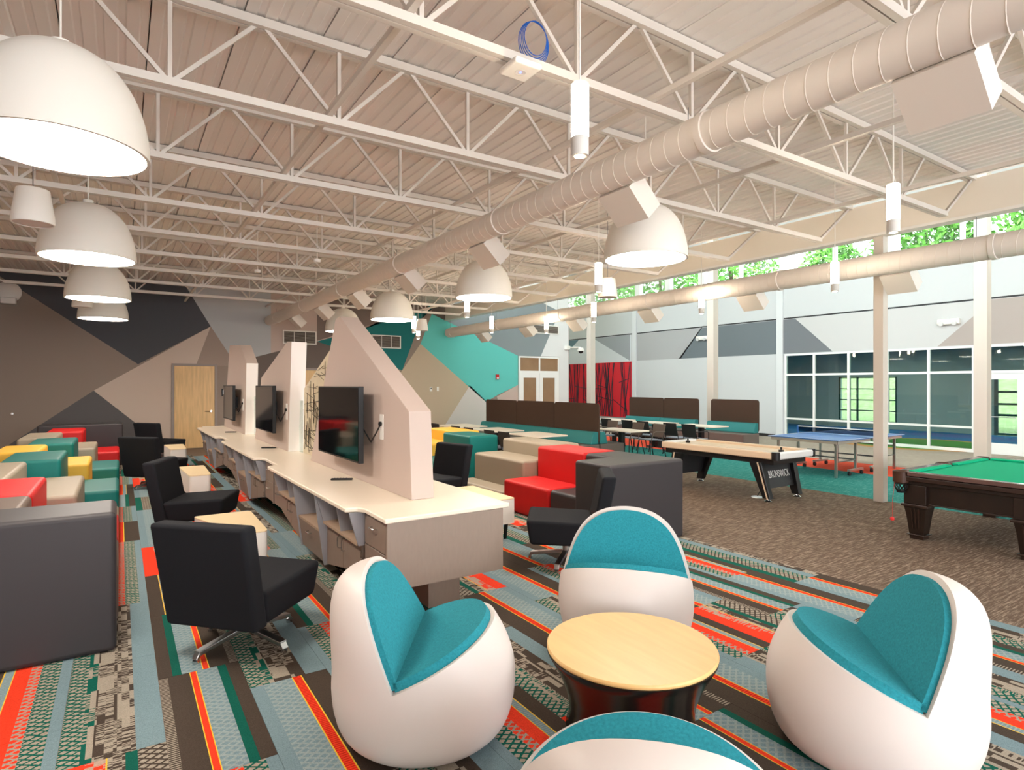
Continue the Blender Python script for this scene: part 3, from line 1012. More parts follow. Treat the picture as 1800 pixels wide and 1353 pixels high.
for k, (x, y, z, lab) in enumerate(((2.75, 10.1, 3.9, 'white smoke detector hanging below the joists above the far chairs'), (2.2, 12.2, 4.0, 'small white sensor at a joist beyond the smoke detector'))):
    t = thing('smoke_detector', lab, 'detector', (x, y, z))
    MB().lathe([(0, 0), (.05, 0), (.06, .02), (.06, .05), (0, .06)], 20).build('housing', white, t, True)
    MB().tube((0, 0, .06), (0, 0, .85 - (z - 3.9)), .008, 6).build('stem', white, t)

# ------------------------------------------------------------------ counter, cabinets, partitions, televisions
lam = M('taupe_laminate', (146, 128, 115), .5, var=.03, scale=40, stretch=(1, 1, .25))
lamd = M('taupe_laminate_front', (138, 119, 106), .5, var=.04, scale=40, stretch=(1, 1, .25))
grey_in = M('grey_interior', (158, 156, 160), .6)
shelfm = M('shelf_edge', (172, 146, 124), .55)
topm = M('cream_worktop', (240, 226, 206), .3, spec=.5)
U0, UP = 4.18, 3.95
outline = []
for k in range(3):
    y = U0 + k * UP
    outline += [(1.63, y), (1.64, y + .46), (1.60, y + .53), (1.51, y + .56), (1.50, y + 3.52), (1.54, y + 3.57), (1.64, y + 3.64)]
ye = U0 + 3 * UP
outline += [(1.64, ye), (2.74, ye), (2.74, U0 + .02)]
tag(MB().prism(outline[::-1], 'Z', .82, .86).build('worktop', topm, None, bevel=.012, seg=3), 'long cream worktop with stepped front edge under the televisions', 'worktop')
h_bar = MB().path([(0, -.055, 0), (-.03, -.05, 0), (-.034, -.03, 0), (-.034, .03, 0), (-.03, .05, 0), (0, .055, 0)], .0045, 6).mesh('handle', chrome)


def handle(par, x, y, z, vert=False):
    return link('handle', h_bar, par, (x, y, z), (R(90), 0, 0) if vert else None)


def cabinet(k):
    y0 = U0 + k * UP + .03
    lab = ('taupe media cabinet at the near end of the worktop', 'taupe media cabinet in the middle under the worktop', 'taupe media cabinet at the far end by the maple door')[k]
    t = thing('media_cabinet', lab, 'cabinet', (0, y0, 0), 0, 'media cabinets under the worktop')
    MB().box(1.97, 2.66, .03, UP - .06, .32, .818).build('body', lam, t)
    MB().box(1.66, 2.68, 0, .03, .31, .818).build('end_panel', lam, t)
    MB().box(2.13, 2.42, .28, UP - .3, 0, .319).build('pedestal', lam, t)
    def zb(y):           # stepped, sloping underside of the fronts
        return .32 if y < .5 or y > 3.42 else (.32 - (y - .5) * .175 if y < 1.53 else .14 if y < 2.4 else .14 + (y - 2.4) * .175)

    def front(nm, xa, xb, ya, yb, za, zb_, zt, m):
        return MB().hexa([(xa, ya, za), (xb, ya, za), (xb, yb, zb_), (xa, yb, zb_)], [(xa, ya, zt), (xb, ya, zt), (xb, yb, zt), (xa, yb, zt)]).build(nm, m, t, bevel=.003 if nm != 'door_case' else 0, seg=1)
    # drawer columns at both ends
    for ya, yb in ((.031, .50), (3.43, UP - .07)):
        MB().box(1.69, 1.969, ya, yb, .32, .818).build('drawer_case', lam, t)
        for z0, z1 in ((.325, .565), (.572, .81)):
            d = MB().box(1.662, 1.689, ya + .01, yb - .01, z0, z1).build('drawer', lamd, t, bevel=.003, seg=1)
            handle(d, 1.662, (ya + yb) / 2, (z0 + z1) / 2 + .04)
    # two cubby bays with doors below
    for b0, b1 in ((.52, 1.52), (2.42, 3.42)):
        for yy in (b0, b1 - .02):
            MB().hexa([(1.62, yy, .54), (1.968, yy, .54), (1.968, yy + .02, .54), (1.62, yy + .02, .54)], [(1.54, yy, .818), (1.968, yy, .818), (1.968, yy + .02, .818), (1.54, yy + .02, .818)]).build('side_panel', grey_in, t)
        MB().box(1.61, 1.968, b0 + .02, b1 - .02, .54, .56).build('shelf', shelfm, t)
        MB().box(1.945, 1.968, b0 + .02, b1 - .02, .56, .818).build('back_panel', grey_in, t)
        ym = (b0 + b1) / 2
        MB().hexa([(1.63, ym - .01, .56), (1.944, ym - .01, .56), (1.944, ym + .01, .56), (1.63, ym + .01, .56)], [(1.58, ym - .01, .818), (1.944, ym - .01, .818), (1.944, ym + .01, .818), (1.58, ym + .01, .818)]).build('divider', grey_in, t)
        front('door_case', 1.68, 1.968, b0 + .01, b1 - .01, zb(b0 + .01) + .01, zb(b1 - .01) + .01, .538, lam)
        for a, b, hy in ((b0 + .012, ym - .004, ym - .06), (ym + .004, b1 - .012, ym + .06)):
            d = front('door', 1.652, 1.679, a, b, zb(a), zb(b), .535, lamd)
            handle(d, 1.652, hy, .45, True)
        for z in (.36, .47):
            MB().box(1.644, 1.651, b0 + .002, b0 + .016, z - .03, z + .03).build('hinge', chrome, t)
    # open bay with one big drawer
    b0, b1 = 1.53, 2.40
    for yy in (b0, b1 - .02):
        MB().hexa([(1.63, yy, .13), (1.968, yy, .13), (1.968, yy + .02, .13), (1.63, yy + .02, .13)], [(1.535, yy, .818), (1.968, yy, .818), (1.968, yy + .02, .818), (1.535, yy + .02, .818)]).build('side_panel', grey_in, t)
    MB().box(1.945, 1.968, b0 + .02, b1 - .02, .46, .818).build('back_panel', grey_in, t)
    MB().box(1.60, 1.944, b0 + .02, b1 - .02, .44, .46).build('shelf', shelfm, t)
    MB().box(1.70, 1.944, b0 + .02, b1 - .4, .64, .655).build('shelf', shelfm, t)
    d = MB().hexa([(1.645, b0 + .022, .14), (1.96, b0 + .022, .14), (1.96, b1 - .022, .14), (1.645, b1 - .022, .14)], [(1.60, b0 + .022, .438), (1.96, b0 + .022, .438), (1.96, b1 - .022, .438), (1.60, b1 - .022, .438)]).build('drawer', lamd, t)
    handle(d, 1.612, (b0 + b1) / 2, .36)
    return t


for k in range(3):
    cabinet(k)
    y0 = U0 + k * UP + .03
    wh = ('near', 'middle', 'far')[k]
    g = thing('game_console', 'small black console on the upper shelf of the %s cabinet' % wh, 'console', (1.86, y0 + 1.68, .6555), 0, 'consoles in the cabinets')
    MB().box(-.07, .07, -.09, .09, 0, .03).build('case', black, g, bevel=.006)
    MB().box(-.085, .06, -.08, .08, .031, .05).build('white_lid', white, g, bevel=.006)
    g = thing('game_controller', 'white game controller on the lower shelf of the %s cabinet' % wh, 'controller', (1.74, y0 + 1.72, .4605), R(20), 'controllers in the cabinets')
    MB().box(-.035, .035, -.07, .07, 0, .035).build('body', M('pad_white', (232, 232, 232), .35), g, bevel=.016, seg=3)
    for s in (-1, 1):
        MB().tube((0, s * .03, .034), (0, s * .03, .048), .009, 10).build('thumbstick', black, g, True)
    MB().path([(.03, 0, .02), (.09, .03, .05), (.1, -.02, .08), (.12, 0, .13)], .003, 5).build('cable', black, g)

finm = M('partition_paint', (196, 178, 168), .6)
FIN = [([(4.74, .861), (4.80, 1.62), (6.74, 2.63), (6.90, 2.62), (7.30, 2.0), (7.98, .861)], 'tall taupe partition fin with sloping top nearest the camera'),
       ([(9.22, .861), (9.02, 2.48), (9.3, 2.5), (11.25, 1.98), (11.35, 1.80), (11.85, .861)], 'middle taupe partition fin with edge coloured as lit behind a television'),
       ([(12.88, .861), (12.72, 2.28), (13.45, 2.68), (14.9, 2.75), (15.75, .861)], 'far taupe partition fin beside the maple door')]
lit_edgem = M('fin_edge_lit', (236, 230, 226), .55)  # light falling on the near fin edges, put into a paler colour
for k, (pl_, lab) in enumerate(FIN):
    t = thing('partition_fin', lab, 'partition', (2.09, 0, 0), 0, 'partition fins on the worktop')
    MB().prism(pl_, 'X', 0, .21).build('panel', finm, t, bevel=.004, seg=1)
    if k:
        a, b = pl_[0], pl_[1]
        MB().hexa([(-.002, a[0] - .012, a[1]), (.212, a[0] - .012, a[1]), (.212, a[0] - .001, a[1]), (-.002, a[0] - .001, a[1])],
                  [(-.002, b[0] - .012, b[1]), (.212, b[0] - .012, b[1]), (.212, b[0] - .001, b[1]), (-.002, b[0] - .001, b[1])]).build('lit_edge_strip', lit_edgem, t)

# resin screens with twigs and clear panes between the fins
resin = M('twig_resin', (214, 200, 170), .4, var=.06, scale=8)
twigm = M('twig_brown', (74, 64, 52), .8)
SCR = [([(8.02, .861), (7.36, 2.0), (7.0, 2.5), (7.39, 2.39), (8.9, 1.8), (8.95, .861)], 'cream resin screen with dark twigs behind the near partition', 2.24),
       ([(11.9, .861), (11.45, 1.7), (12.4, 1.55), (12.4, .861)], 'cream resin screen with dark twigs behind the middle partition', 2.24)]
rw = random.Random(2)
for pl_, lab, x in SCR:
    t = thing('twig_screen', lab, 'screen', (x, 0, 0), 0, 'twig screens')
    MB().prism(pl_, 'X', 0, .03).build('panel', resin, t)
    ya, yb = min(p[0] for p in pl_), max(p[0] for p in pl_)

    def inside(y, z):
        c = False
        for (y1, z1), (y2, z2) in zip(pl_, pl_[1:] + pl_[:1]):
            if (z1 > z) != (z2 > z) and y < (y2 - y1) * (z - z1) / (z2 - z1) + y1:
                c = not c
        return c
    nt_ = 0
    while nt_ < 70:
        y, z = rw.uniform(ya, yb), rw.uniform(.88, 2.5)
        if rw.random() < .55:
            y2, z2 = y + rw.uniform(.2, .8), z + rw.uniform(-.08, .14)
        else:
            y2, z2 = y + rw.uniform(-.05, .05), z + rw.uniform(.2, .5)
        if inside(y, z) and inside(y2, z2) and inside((y + y2) / 2, (z + z2) / 2):
            MB().tube((-.004, y, z), (-.004, y2, z2), .0032, 5).build('twig', twigm, t)
            nt_ += 1
for k, (ya, yb, lab) in enumerate(((8.97, 9.16, 'clear glass pane between the near screen and the middle partition'), (12.42, 12.74, 'clear glass pane between the middle screen and the far partition'))):
    small('glass_pane', MB().box(2.23, 2.24, ya, yb, .861, 1.62), clear, lab, 'glass pane')

screenm = M('tv_screen', (10, 11, 13), .06, spec=.8)
for k, (ya, yb, z0, z1) in enumerate(((5.6, 7.0, 1.09, 1.835), (9.47, 10.83, 1.12, 1.84), (13.26, 14.6, 1.12, 1.84))):
    wh = ('nearest', 'middle', 'farthest')[k]
    t = thing('television', '%s black flat television mounted on a partition fin' % wh, 'television', (1.92, 0, 0), 0, 'televisions on the partitions')
    MB().box(0, .05, ya, yb, z0, z1).build('housing', black, t, bevel=.005)
    MB().box(-.003, -.0005, ya + .015, yb - .015, z0 + .02, z1 - .015).build('screen', screenm, t)
    MB().box(.051, .169, ya + .5, yb - .5, z0 + .25, z1 - .25).build('wall_mount', black, t)
    MB().path([(.06, ya + .04, 1.42), (.1, ya - .06, 1.3), (.13, ya - .13, 1.4), (.155, ya - .16, 1.47)], .007, 6).build('cord', black, t, True)
    t2 = thing('wall_outlet', 'white outlet plate beside the %s television' % wh, 'outlet', (2.089, ya - .17, 1.47), 0, 'outlets on the partitions')
    MB().box(-.008, 0, -.045, .045, -.14, .1).build('plate', white, t2, bevel=.002)
    MB().tube((-.008, 0, .01), (-.03, 0, .01), .022, 12).build('plug', black, t2, True)
for k, (x, y, a) in enumerate(((1.93, 6.16, 28), (1.95, 9.9, 24), (1.93, 13.6, 22))):
    wh = ('nearest', 'middle', 'farthest')[k]
    t = thing('remote_control', 'black remote control on the worktop below the %s television' % wh, 'remote control', (x, y, .861), R(-a), 'remote controls')
    MB().box(-.11, .11, -.024, .024, 0, .018).build('body', black, t, bevel=.006)
    for q in range(5):
        MB().box(-.08 + q * .03, -.065 + q * .03, -.01, .01, .0183, .021).build('button', M('button_grey', (70, 70, 74), .5), t)

# ------------------------------------------------------------------ swivel lounge chairs and their tables
blackfab = M('black_fabric', (30, 31, 35), .9, bump=.35, scale=420, spec=.2)


def make_swivel():
    t = thing('swivel_chair', '', 'chair')     # faces local +X
    hw = .36
    MB().hexa([(-.22, -hw + .02, .235), (.36, -hw + .03, .245), (.36, hw - .03, .245), (-.22, hw - .02, .235)], [(-.28, -hw, .47), (.40, -hw, .50), (.40, hw, .50), (-.28, hw, .47)]).build('seat', blackfab, t, bevel=.035, seg=3)
    MB().hexa([(-.36, -hw + .01, .225), (-.221, -hw + .01, .225), (-.221, hw - .01, .225), (-.36, hw - .01, .225)], [(-.50, -hw, .94), (-.36, -hw, .94), (-.36, hw, .94), (-.50, hw, .94)]).build('backrest', blackfab, t, bevel=.03, seg=3)
    MB().tube((0, 0, .09), (0, 0, .24), .035, 16).build('column', alum, t, True)
    for q in range(4):
        a = R(-14 + 90 * q)
        c, s_ = math.cos(a), math.sin(a)
        MB().bar((.02 * c, .02 * s_, .11), (.38 * c, .38 * s_, .06), .058, .032).bar((.365 * c, .365 * s_, .07), (.395 * c, .395 * s_, .022), .05, .024).build('foot_arm', alum, t, bevel=.006)
        MB().tube((.388 * c, .388 * s_, 0), (.388 * c, .388 * s_, .02), .022, 12).build('glide', chrome, t, True)
    return t


sw = make_swivel()
CH = [(.76, 4.64, 43, 'black swivel lounge chair nearest the camera with its back to us'), (.80, 8.23, -24, 'black swivel lounge chair second in the left row, turned to the right'),
      (.55, 12.55, 48, 'black swivel lounge chair third in the left row'), (.86, 16.95, 40, 'black swivel lounge chair beside the maple door'),
      (3.90, 4.90, 142, 'black swivel lounge chair beside the grey end block, seen from its side'), (3.92, 8.1, 195, 'black swivel lounge chair half hidden behind the near partition')]
for k, (x, y, a, lab) in enumerate(CH):
    put(sw, k > 0, lab, (x, y, .006), R(a), 'black swivel lounge chairs')
beige_t = M('beige_tabletop', (238, 214, 172), .4)
white_t = M('table_side_white', (238, 230, 222), .45)


def side_table(poly, label, legs=True, z0=.2):
    cx = sum(p[0] for p in poly) / len(poly)
    cy = sum(p[1] for p in poly) / len(poly)
    t = thing('side_table', label, 'side table', (cx, cy, .006), 0, 'beige side tables')
    q = [(x - cx, y - cy) for x, y in poly]
    MB().prism(q, 'Z', .484, .5).build('top', beige_t, t, bevel=.004, seg=1)
    MB().prism(q, 'Z', z0, .4835).build('apron', white_t, t)
    for x, y in q:
        r = 1 - .1 / max(.1, math.hypot(x, y))
        MB().tube((x * r, y * r, z0 - .001), (x * r * .97, y * r * .97, 0), .02, 10, .012).build('leg', black, t, True)


def roundpoly(p, r=.06, n=5):
    out = []
    k = len(p)
    for i in range(k):
        a, b, c = Vector(p[i - 1]), Vector(p[i]), Vector(p[(i + 1) % k])
        u, w = (a - b).normalized(), (c - b).normalized()
        for q in range(n + 1):
            s_ = q / n
            out.append(tuple(b + u * r * (1 - s_) ** 2 + w * r * s_ ** 2))
    return out


side_table(roundpoly([(.62, 6.88), (.92, 5.86), (1.15, 5.86), (1.17, 6.88)]), 'beige wedge side table just beyond the nearest black chair')
side_table(roundpoly([(.80, 11.2), (.86, 10.0), (1.15, 10.0), (1.18, 11.2)]), 'beige side table beside the second black chair of the row')
side_table(roundpoly([(.82, 15.5), (.88, 14.3), (1.18, 14.3), (1.21, 15.5)]), 'beige side table between the two farthest black chairs')
side_table(roundpoly([(3.3, 5.9), (3.94, 5.92), (3.95, 6.95), (3.36, 6.95)], .03), 'beige side table with black legs in front of the red seat')

# ------------------------------------------------------------------ modular foam seating
CO = {'slate': (52, 48, 50), 'taupe': (112, 96, 86), 'red': (200, 24, 26), 'tan': (156, 143, 124), 'teal': (0, 106, 100), 'yellow': (226, 174, 62)}
FM = {k: M('vinyl_' + k, v, .5, spec=.35) for k, v in CO.items()}


def module(kind, colour, xf, y0, y1, dirn, label, colour2=None):
    """tiered foam seat; xf = plane of the seat front, dirn = +1 seat faces +X (left group), -1 faces -X"""
    t = thing('foam_seat', label, 'modular seat', (xf, (y0 + y1) / 2, .006), 0 if dirn > 0 else PI, 'modular foam seats')
    h = (y1 - y0) / 2 - .004
    tiers = [('seat', 0, .62, .45), ('back_block', .62, 1.24, .90)] if kind == 'L' else [('step', 0, .37, .25), ('seat', .37, .95, .68), ('back_block', .95, 1.5, .90)]
    for q, (nm, a, b, z) in enumerate(tiers):
        MB().box(-b + .001, -a - .001, -h, h, 0, z).build(nm, FM[colour if q or not colour2 else colour2], t, bevel=.045, seg=4)


def endblock(x0, x1, y0, y1, z, label):
    t = thing('end_block', label, 'modular seat', ((x0 + x1) / 2, (y0 + y1) / 2, .006), 0, 'modular foam seats')
    MB().box(-(x1 - x0) / 2, (x1 - x0) / 2, -(y1 - y0) / 2, (y1 - y0) / 2, 0.0, z).build('cushion', FM['slate'], t, bevel=.04, seg=4)


endblock(-1.5, -.02, 4.96, 5.54, .965, 'large charcoal foam block at the lower left corner')
LEFT = [('L', 'taupe', 5.55, 6.56, 'taupe foam seat right behind the charcoal corner block'), ('L', 'red', 6.57, 7.82, 'red foam seat in the left group near the camera'),
        ('T', 'tan', 7.83, 9.5, 'tan stepped foam seat between red and teal in the left group'), ('L', 'teal', 9.52, 10.82, 'teal foam seat with the large block in the left group'),
        ('T', 'yellow', 10.83, 12.05, 'yellow stepped foam seat in the left group'), ('L', 'teal', 12.07, 13.4, 'teal foam seat farther back in the left group'),
        ('T', 'tan', 13.42, 15.0, 'tan stepped foam seat farther back in the left group'), ('L', 'red', 15.02, 16.35, 'red foam seat farthest back in the left group')]
for kd, c, a, b, lab in LEFT:
    module(kd, c, -.01, a, b, 1, lab)
endblock(-1.5, .06, 16.37, 16.95, .965, 'charcoal foam block closing the left group by the far wall')
endblock(4.52, 5.73, 4.9, 5.52, .95, 'large charcoal foam block by the brown carpet edge')
RIGHT = [('L', 'slate', 5.53, 6.34, 'charcoal foam seat beside the red seat of the right group'), ('L', 'red', 6.35, 7.48, 'red foam seat in the right group'),
         ('T', 'tan', 7.49, 9.0, 'tan stepped foam seat between red and teal in the right group'), ('L', 'teal', 9.58, 10.7, 'teal foam seat behind the near partition'),
         ('T', 'yellow', 10.71, 12.0, 'yellow stepped foam seat at the edge of the near partition')]
for kd, c, a, b, lab in RIGHT:
    module(kd, c, 4.76, a, b, -1, lab)

# ------------------------------------------------------------------ pod chairs and the round table
podw = M('pod_white_vinyl', (226, 216, 210), .42, spec=.4)
podt = M('pod_teal_fabric', (44, 142, 156), .9, bump=.5, scale=300, var=.16, vscale=90, spec=.2, stretch=(1, 1, 1))


def egg(sc=1.0, grow=0.0):
    prof_ = [(0, 0), (.24, 0), (.345, .012), (.42, .06), (.462, .14), (.482, .25), (.482, .35), (.468, .47), (.443, .58), (.402, .69), (.335, .79), (.235, .862), (.12, .897), (0, .905)]
    # smooth the profile
    pr = []
    for i in range(len(prof_) - 1):
        p0, p1, p2, p3 = (Vector(prof_[max(0, min(len(prof_) - 1, i + q))]) for q in (-1, 0, 1, 2))
        for s_ in (0, .33, .66):
            pr.append(.5 * ((2 * p1) + (p2 - p0) * s_ + (2 * p0 - 5 * p1 + 4 * p2 - p3) * s_ ** 2 + (3 * p1 - p0 - 3 * p2 + p3) * s_ ** 3))
    pr.append(Vector(prof_[-1]))
    mb = MB()
    n = 64
    ring = [(max(0.0, p.x) + grow, p.y + (grow if i > 6 else (-grow if False else 0))) for i, p in enumerate(pr)]
    ring[0] = (0, ring[0][1])
    ring[-1] = (0, ring[-1][1])
    mb.lathe(ring, n)
    out = []
    for x, y, z in mb.v:
        lean = -.20 * max(0, (z - .35) / .555) ** 1.6
        flat = 1.0 - .0 * z
        out.append((x + lean, y * flat, z))
    mb.v = out
    return mb


def booled(a, b, op, name, mats):
    ao = bpy.data.objects.new('tmp_a', a)
    bo = bpy.data.objects.new('tmp_b', b)
    COL.objects.link(ao)
    COL.objects.link(bo)
    m = ao.modifiers.new('b', 'BOOLEAN')
    m.object = bo
    m.operation = op
    m.solver = 'EXACT'
    dg = bpy.context.evaluated_depsgraph_get()
    dg.update()
    me = bpy.data.meshes.new_from_object(ao.evaluated_get(dg))
    me.name = name
    bpy.data.objects.remove(ao)
    bpy.data.objects.remove(bo)
    me.materials.clear()
    me.materials.append(mats)
    bm = bmesh.new()
    bm.from_mesh(me)
    for f in bm.faces:
        f.smooth = True
        f.material_index = 0
    for e in bm.edges:
        e.smooth = not (len(e.link_faces) == 2 and e.calc_face_angle(0) > R(35))
    bm.to_mesh(me)
    bm.free()
    return me


NX, NZ = -.08, .415          # notch line
ST = (.43, .635)            # seat plane rises to the front
BT = (-.305, .90)           # back plane leans back


def wedge(off):
    su = Vector((ST[0] - NX, ST[1] - NZ)).normalized()
    sn = Vector((-su.y, su.x))
    bu = Vector((BT[0] - NX, BT[1] - NZ)).normalized()
    bn = Vector((bu.y, -bu.x))
    # notch shifted inward by off along both normals
    det = sn.x * bn.y - sn.y * bn.x
    c1, c2 = sn.dot(Vector((NX, NZ))) + off, bn.dot(Vector((NX, NZ))) + off
    nx, nz = (c1 * bn.y - c2 * sn.y) / det, (sn.x * c2 - bn.x * c1) / det
    a = Vector((nx, nz))
    p1, p2 = a + su * 1.5, a + bu * 1.5
    return [tuple(a), tuple(p1), (1.5, 2.0), tuple(p2)], a, su, sn, bu, bn


def make_pod():
    t = thing('pod_chair', '', 'pod chair')      # faces local +X
    wp, a, su, sn, bu, bn = wedge(0)
    em = egg().mesh('egg', podw)
    body = booled(em, MB().prism(wp, 'Y', -1, 1).mesh('w', podw), 'DIFFERENCE', 'shell', podw)
    link('shell', body, t)
    th = .04
    s0 = a - sn * .03
    slab = [tuple(s0 + su * .012), tuple(s0 + su * 1.2), tuple(s0 + su * 1.2 + sn * (th + .03)), tuple(s0 + sn * (th + .03) + su * .012)]
    em2 = egg(grow=-.022).mesh('egg2', podt)
    seat = booled(em2, MB().prism(slab, 'Y', -1, 1).mesh('w', podt), 'INTERSECT', 'seat_cushion', podt)
    o = link('seat_cushion', seat, t)
    b0 = a - bn * .03 + sn * .01
    slab = [tuple(b0), tuple(b0 + bn * .06), tuple(b0 + bn * .06 + bu * 1.2), tuple(b0 + bu * 1.2)]
    em3 = egg(grow=-.022).mesh('egg3', podt)
    bk = booled(em3, MB().prism(slab, 'Y', -1, 1).mesh('w', podt), 'INTERSECT', 'back_cushion', podt)
    o2 = link('back_cushion', bk, t)
    for q in (o, o2):
        bv = q.modifiers.new('bevel', 'BEVEL')
        bv.width = .016
        bv.segments = 3
        bv.limit_method = 'ANGLE'
        bv.angle_limit = R(40)
    MB().path([(-.455 - .0, -.05, .56), (-.49, -.03, .585), (-.49, .03, .585), (-.455, .05, .56)], .014, 8).build('carry_strap', M('strap_beige', (196, 182, 162), .7), t, True)
    return t


pod = make_pod()
TC = (2.30, 2.33)
PODS = [(1.37, 2.93, -34, 'white and teal pod chair left of the round table'), (3.08, 3.18, 223, 'white and teal pod chair behind the round table'),
        (3.18, 1.53, 133, 'white and teal pod chair right of the round table'), (1.40, 1.33, 45, 'white and teal pod chair cut off by the bottom edge, back to us')]
for k, (x, y, a, lab) in enumerate(PODS):
    put(pod, k > 0, lab, (x, y, .006), R(a), 'teal and white pod chairs')
t = thing('round_table', 'round coffee table with pale wood top and black waisted base', 'table', (TC[0], TC[1], .006))
MB().lathe([(0, .425), (.445, .425), (.452, .433), (.452, .443), (.446, .45), (0, .45)], 64).build('top', M('pale_maple_top', (232, 190, 126), .35, var=.05, scale=3, stretch=(8, 1, 1)), t, True)
MB().lathe([(0, 0), (.345, 0), (.35, .015), (.335, .06), (.33, .12), (.345, .2), (.38, .29), (.425, .375), (.45, .415), (.45, .4245), (0, .4245)], 64).build('base', M('gloss_black', (14, 13, 13), .22, spec=.6), t, True)

# ------------------------------------------------------------------ benches, dining tables, chairs
brownf = M('brown_screen_fabric', (74, 54, 42), .85, bump=.3, scale=300)
teald = M('teal_bolster', (40, 128, 130), .5)
seatg = M('bench_taupe', (112, 102, 96), .55)


def bench(x, y0, y1, sides, label, cuts):
    t = thing('banquette_bench', label, 'bench', (x, 0, 0), 0, 'banquette benches')
    for s_ in sides:
        x0, x1 = sorted((s_ * .02, s_ * .78))
        MB().box(x0, x1, y0, y1, .12, .44).build('seat', seatg, t, bevel=.02, seg=3)
        MB().box(x0 + .08, x1 - .08, y0 + .08, y1 - .08, 0.0, .119).build('plinth', black, t)
        for a, b in cuts:
            p = [(s_ * .03, .442), (s_ * .27, .442), (s_ * .20, .70), (s_ * .16, .735), (s_ * .03, .735)]
            MB().prism(p, 'Y', a + .005, b - .005).build('bolster', teald, t, bevel=.02, seg=3)
    for a, b in cuts:
        w = (b - a) / 2
        pts_ = roundpoly([(a + .012, .46), (b - .012, .46), (b - .012, 1.41), (a + .012, 1.41)], .09, 5)
        MB().prism(pts_, 'X', -.018, .018).build('back_screen', brownf, t, bevel=.006, seg=2)
    return t


bench(9.52, 10.66, 15.95, (-1, 1), 'double sided teal and brown banquette in the dining area', ((10.68, 12.43), (12.43, 14.2), (14.2, 15.92)))
bench(15.6, 12.72, 15.9, (-1,), 'teal and brown wall bench left of the bench column', ((12.72, 14.22), (14.22, 15.88)))
bench(15.6, 10.55, 12.28, (-1,), 'teal and brown wall bench right of the bench column', ((10.56, 12.27),))
dtop = M('dining_top', (236, 222, 204), .35)


def dining(x0, x1, y0, y1, label, grp, bx=.26):
    t = thing('dining_table', label, 'table', ((x0 + x1) / 2, (y0 + y1) / 2, 0), 0, grp)
    a, b = (x1 - x0) / 2, (y1 - y0) / 2
    MB().prism(roundpoly([(-a, -b), (a, -b), (a, b), (-a, b)], .1), 'Z', .72, .745).build('top', dtop, t, bevel=.005, seg=2)
    MB().box(-.06, .06, -.06, .06, .03, .719).build('post', black, t, bevel=.008)
    MB().box(-bx, bx, -.05, .05, 0, .03).box(-.05, .05, -.3, .3, 0, .029).build('base', black, t)


for k, y in enumerate((10.3, 12.0, 13.75)):
    dining(7.42, 8.3, y, y + 1.25, '%s beige dining table from the camera beside the double banquette' % ORD[k], 'tables left of the banquette')
dining(10.06, 10.74, 10.2, 11.5, 'white dining table right of the double banquette', 'tables right of the banquette', .14)
dining(10.06, 10.74, 12.0, 13.3, 'white dining table hidden right behind the double banquette', 'tables right of the banquette', .14)
for k, y in enumerate((10.15, 11.85, 13.6)):
    dining(12.95, 13.7, y, y + 1.3, '%s white dining table from the camera along the wall bench' % ORD[k], 'tables along the wall bench')

cshell = {'black': M('chair_black', (40, 38, 38), .55), 'brown': M('chair_brown', (104, 88, 78), .55)}
cleg = M('chair_leg_dark', (34, 34, 36), .4, .3)


def make_chair(col):
    t = thing('dining_chair', '', 'chair')        # faces local +X
    m = cshell[col]
    MB().hexa([(-.22, -.21, .43), (.23, -.23, .445), (.23, .23, .445), (-.22, .21, .43)], [(-.22, -.21, .455), (.23, -.23, .47), (.23, .23, .47), (-.22, .21, .455)]).build('seat', M('chair_seat_grey', (120, 126, 140), .5), t, bevel=.01)
    MB().hexa([(-.25, -.21, .50), (-.225, -.21, .50), (-.225, .21, .50), (-.25, .21, .50)], [(-.315, -.225, .84), (-.295, -.225, .84), (-.295, .225, .84), (-.315, .225, .84)]).build('backrest', m, t, bevel=.012, seg=2)
    for s_ in (-1, 1):
        MB().tube((.2, s_ * .21, .44), (.25, s_ * .25, 0), .012, 8).build('leg', cleg, t, True)
        MB().tube((-.19, s_ * .2, .44), (-.3, s_ * .24, 0), .012, 8).build('leg', cleg, t, True)
        MB().tube((-.2, s_ * .215, .44), (-.275, s_ * .218, .66), .011, 8).build('back_post', cleg, t, True)
        MB().path([(-.27, s_ * .235, .65), (.1, s_ * .27, .66), (.16, s_ * .27, .63), (.2, s_ * .24, .45)], .012, 8).build('armrest', m, t, True)
    return t


cb_, cw_ = make_chair('black'), make_chair('brown')
ub = False
for k, y in enumerate((10.85, 11.45, 12.4, 13.05, 14.2)):
    put(cb_, ub, '%s dark dining chair from the camera left of the double banquette' % ORD[k], (7.22, y, 0), R(0), 'chairs left of the banquette')
    ub = True
for k, y in enumerate((10.3, 10.92, 11.9, 12.52, 13.4, 14.02)):
    put(cb_, True, '%s black dining chair from the camera facing the wall bench' % ORD[k], (12.5, y, 0), R(0), 'chairs facing the wall bench')
for k, y in enumerate((10.85, 11.6, 12.6)):
    put(cw_, k > 0, '%s brown dining chair from the camera facing the double banquette' % ORD[k], (11.42, y, 0), R(176), 'chairs right of the banquette')

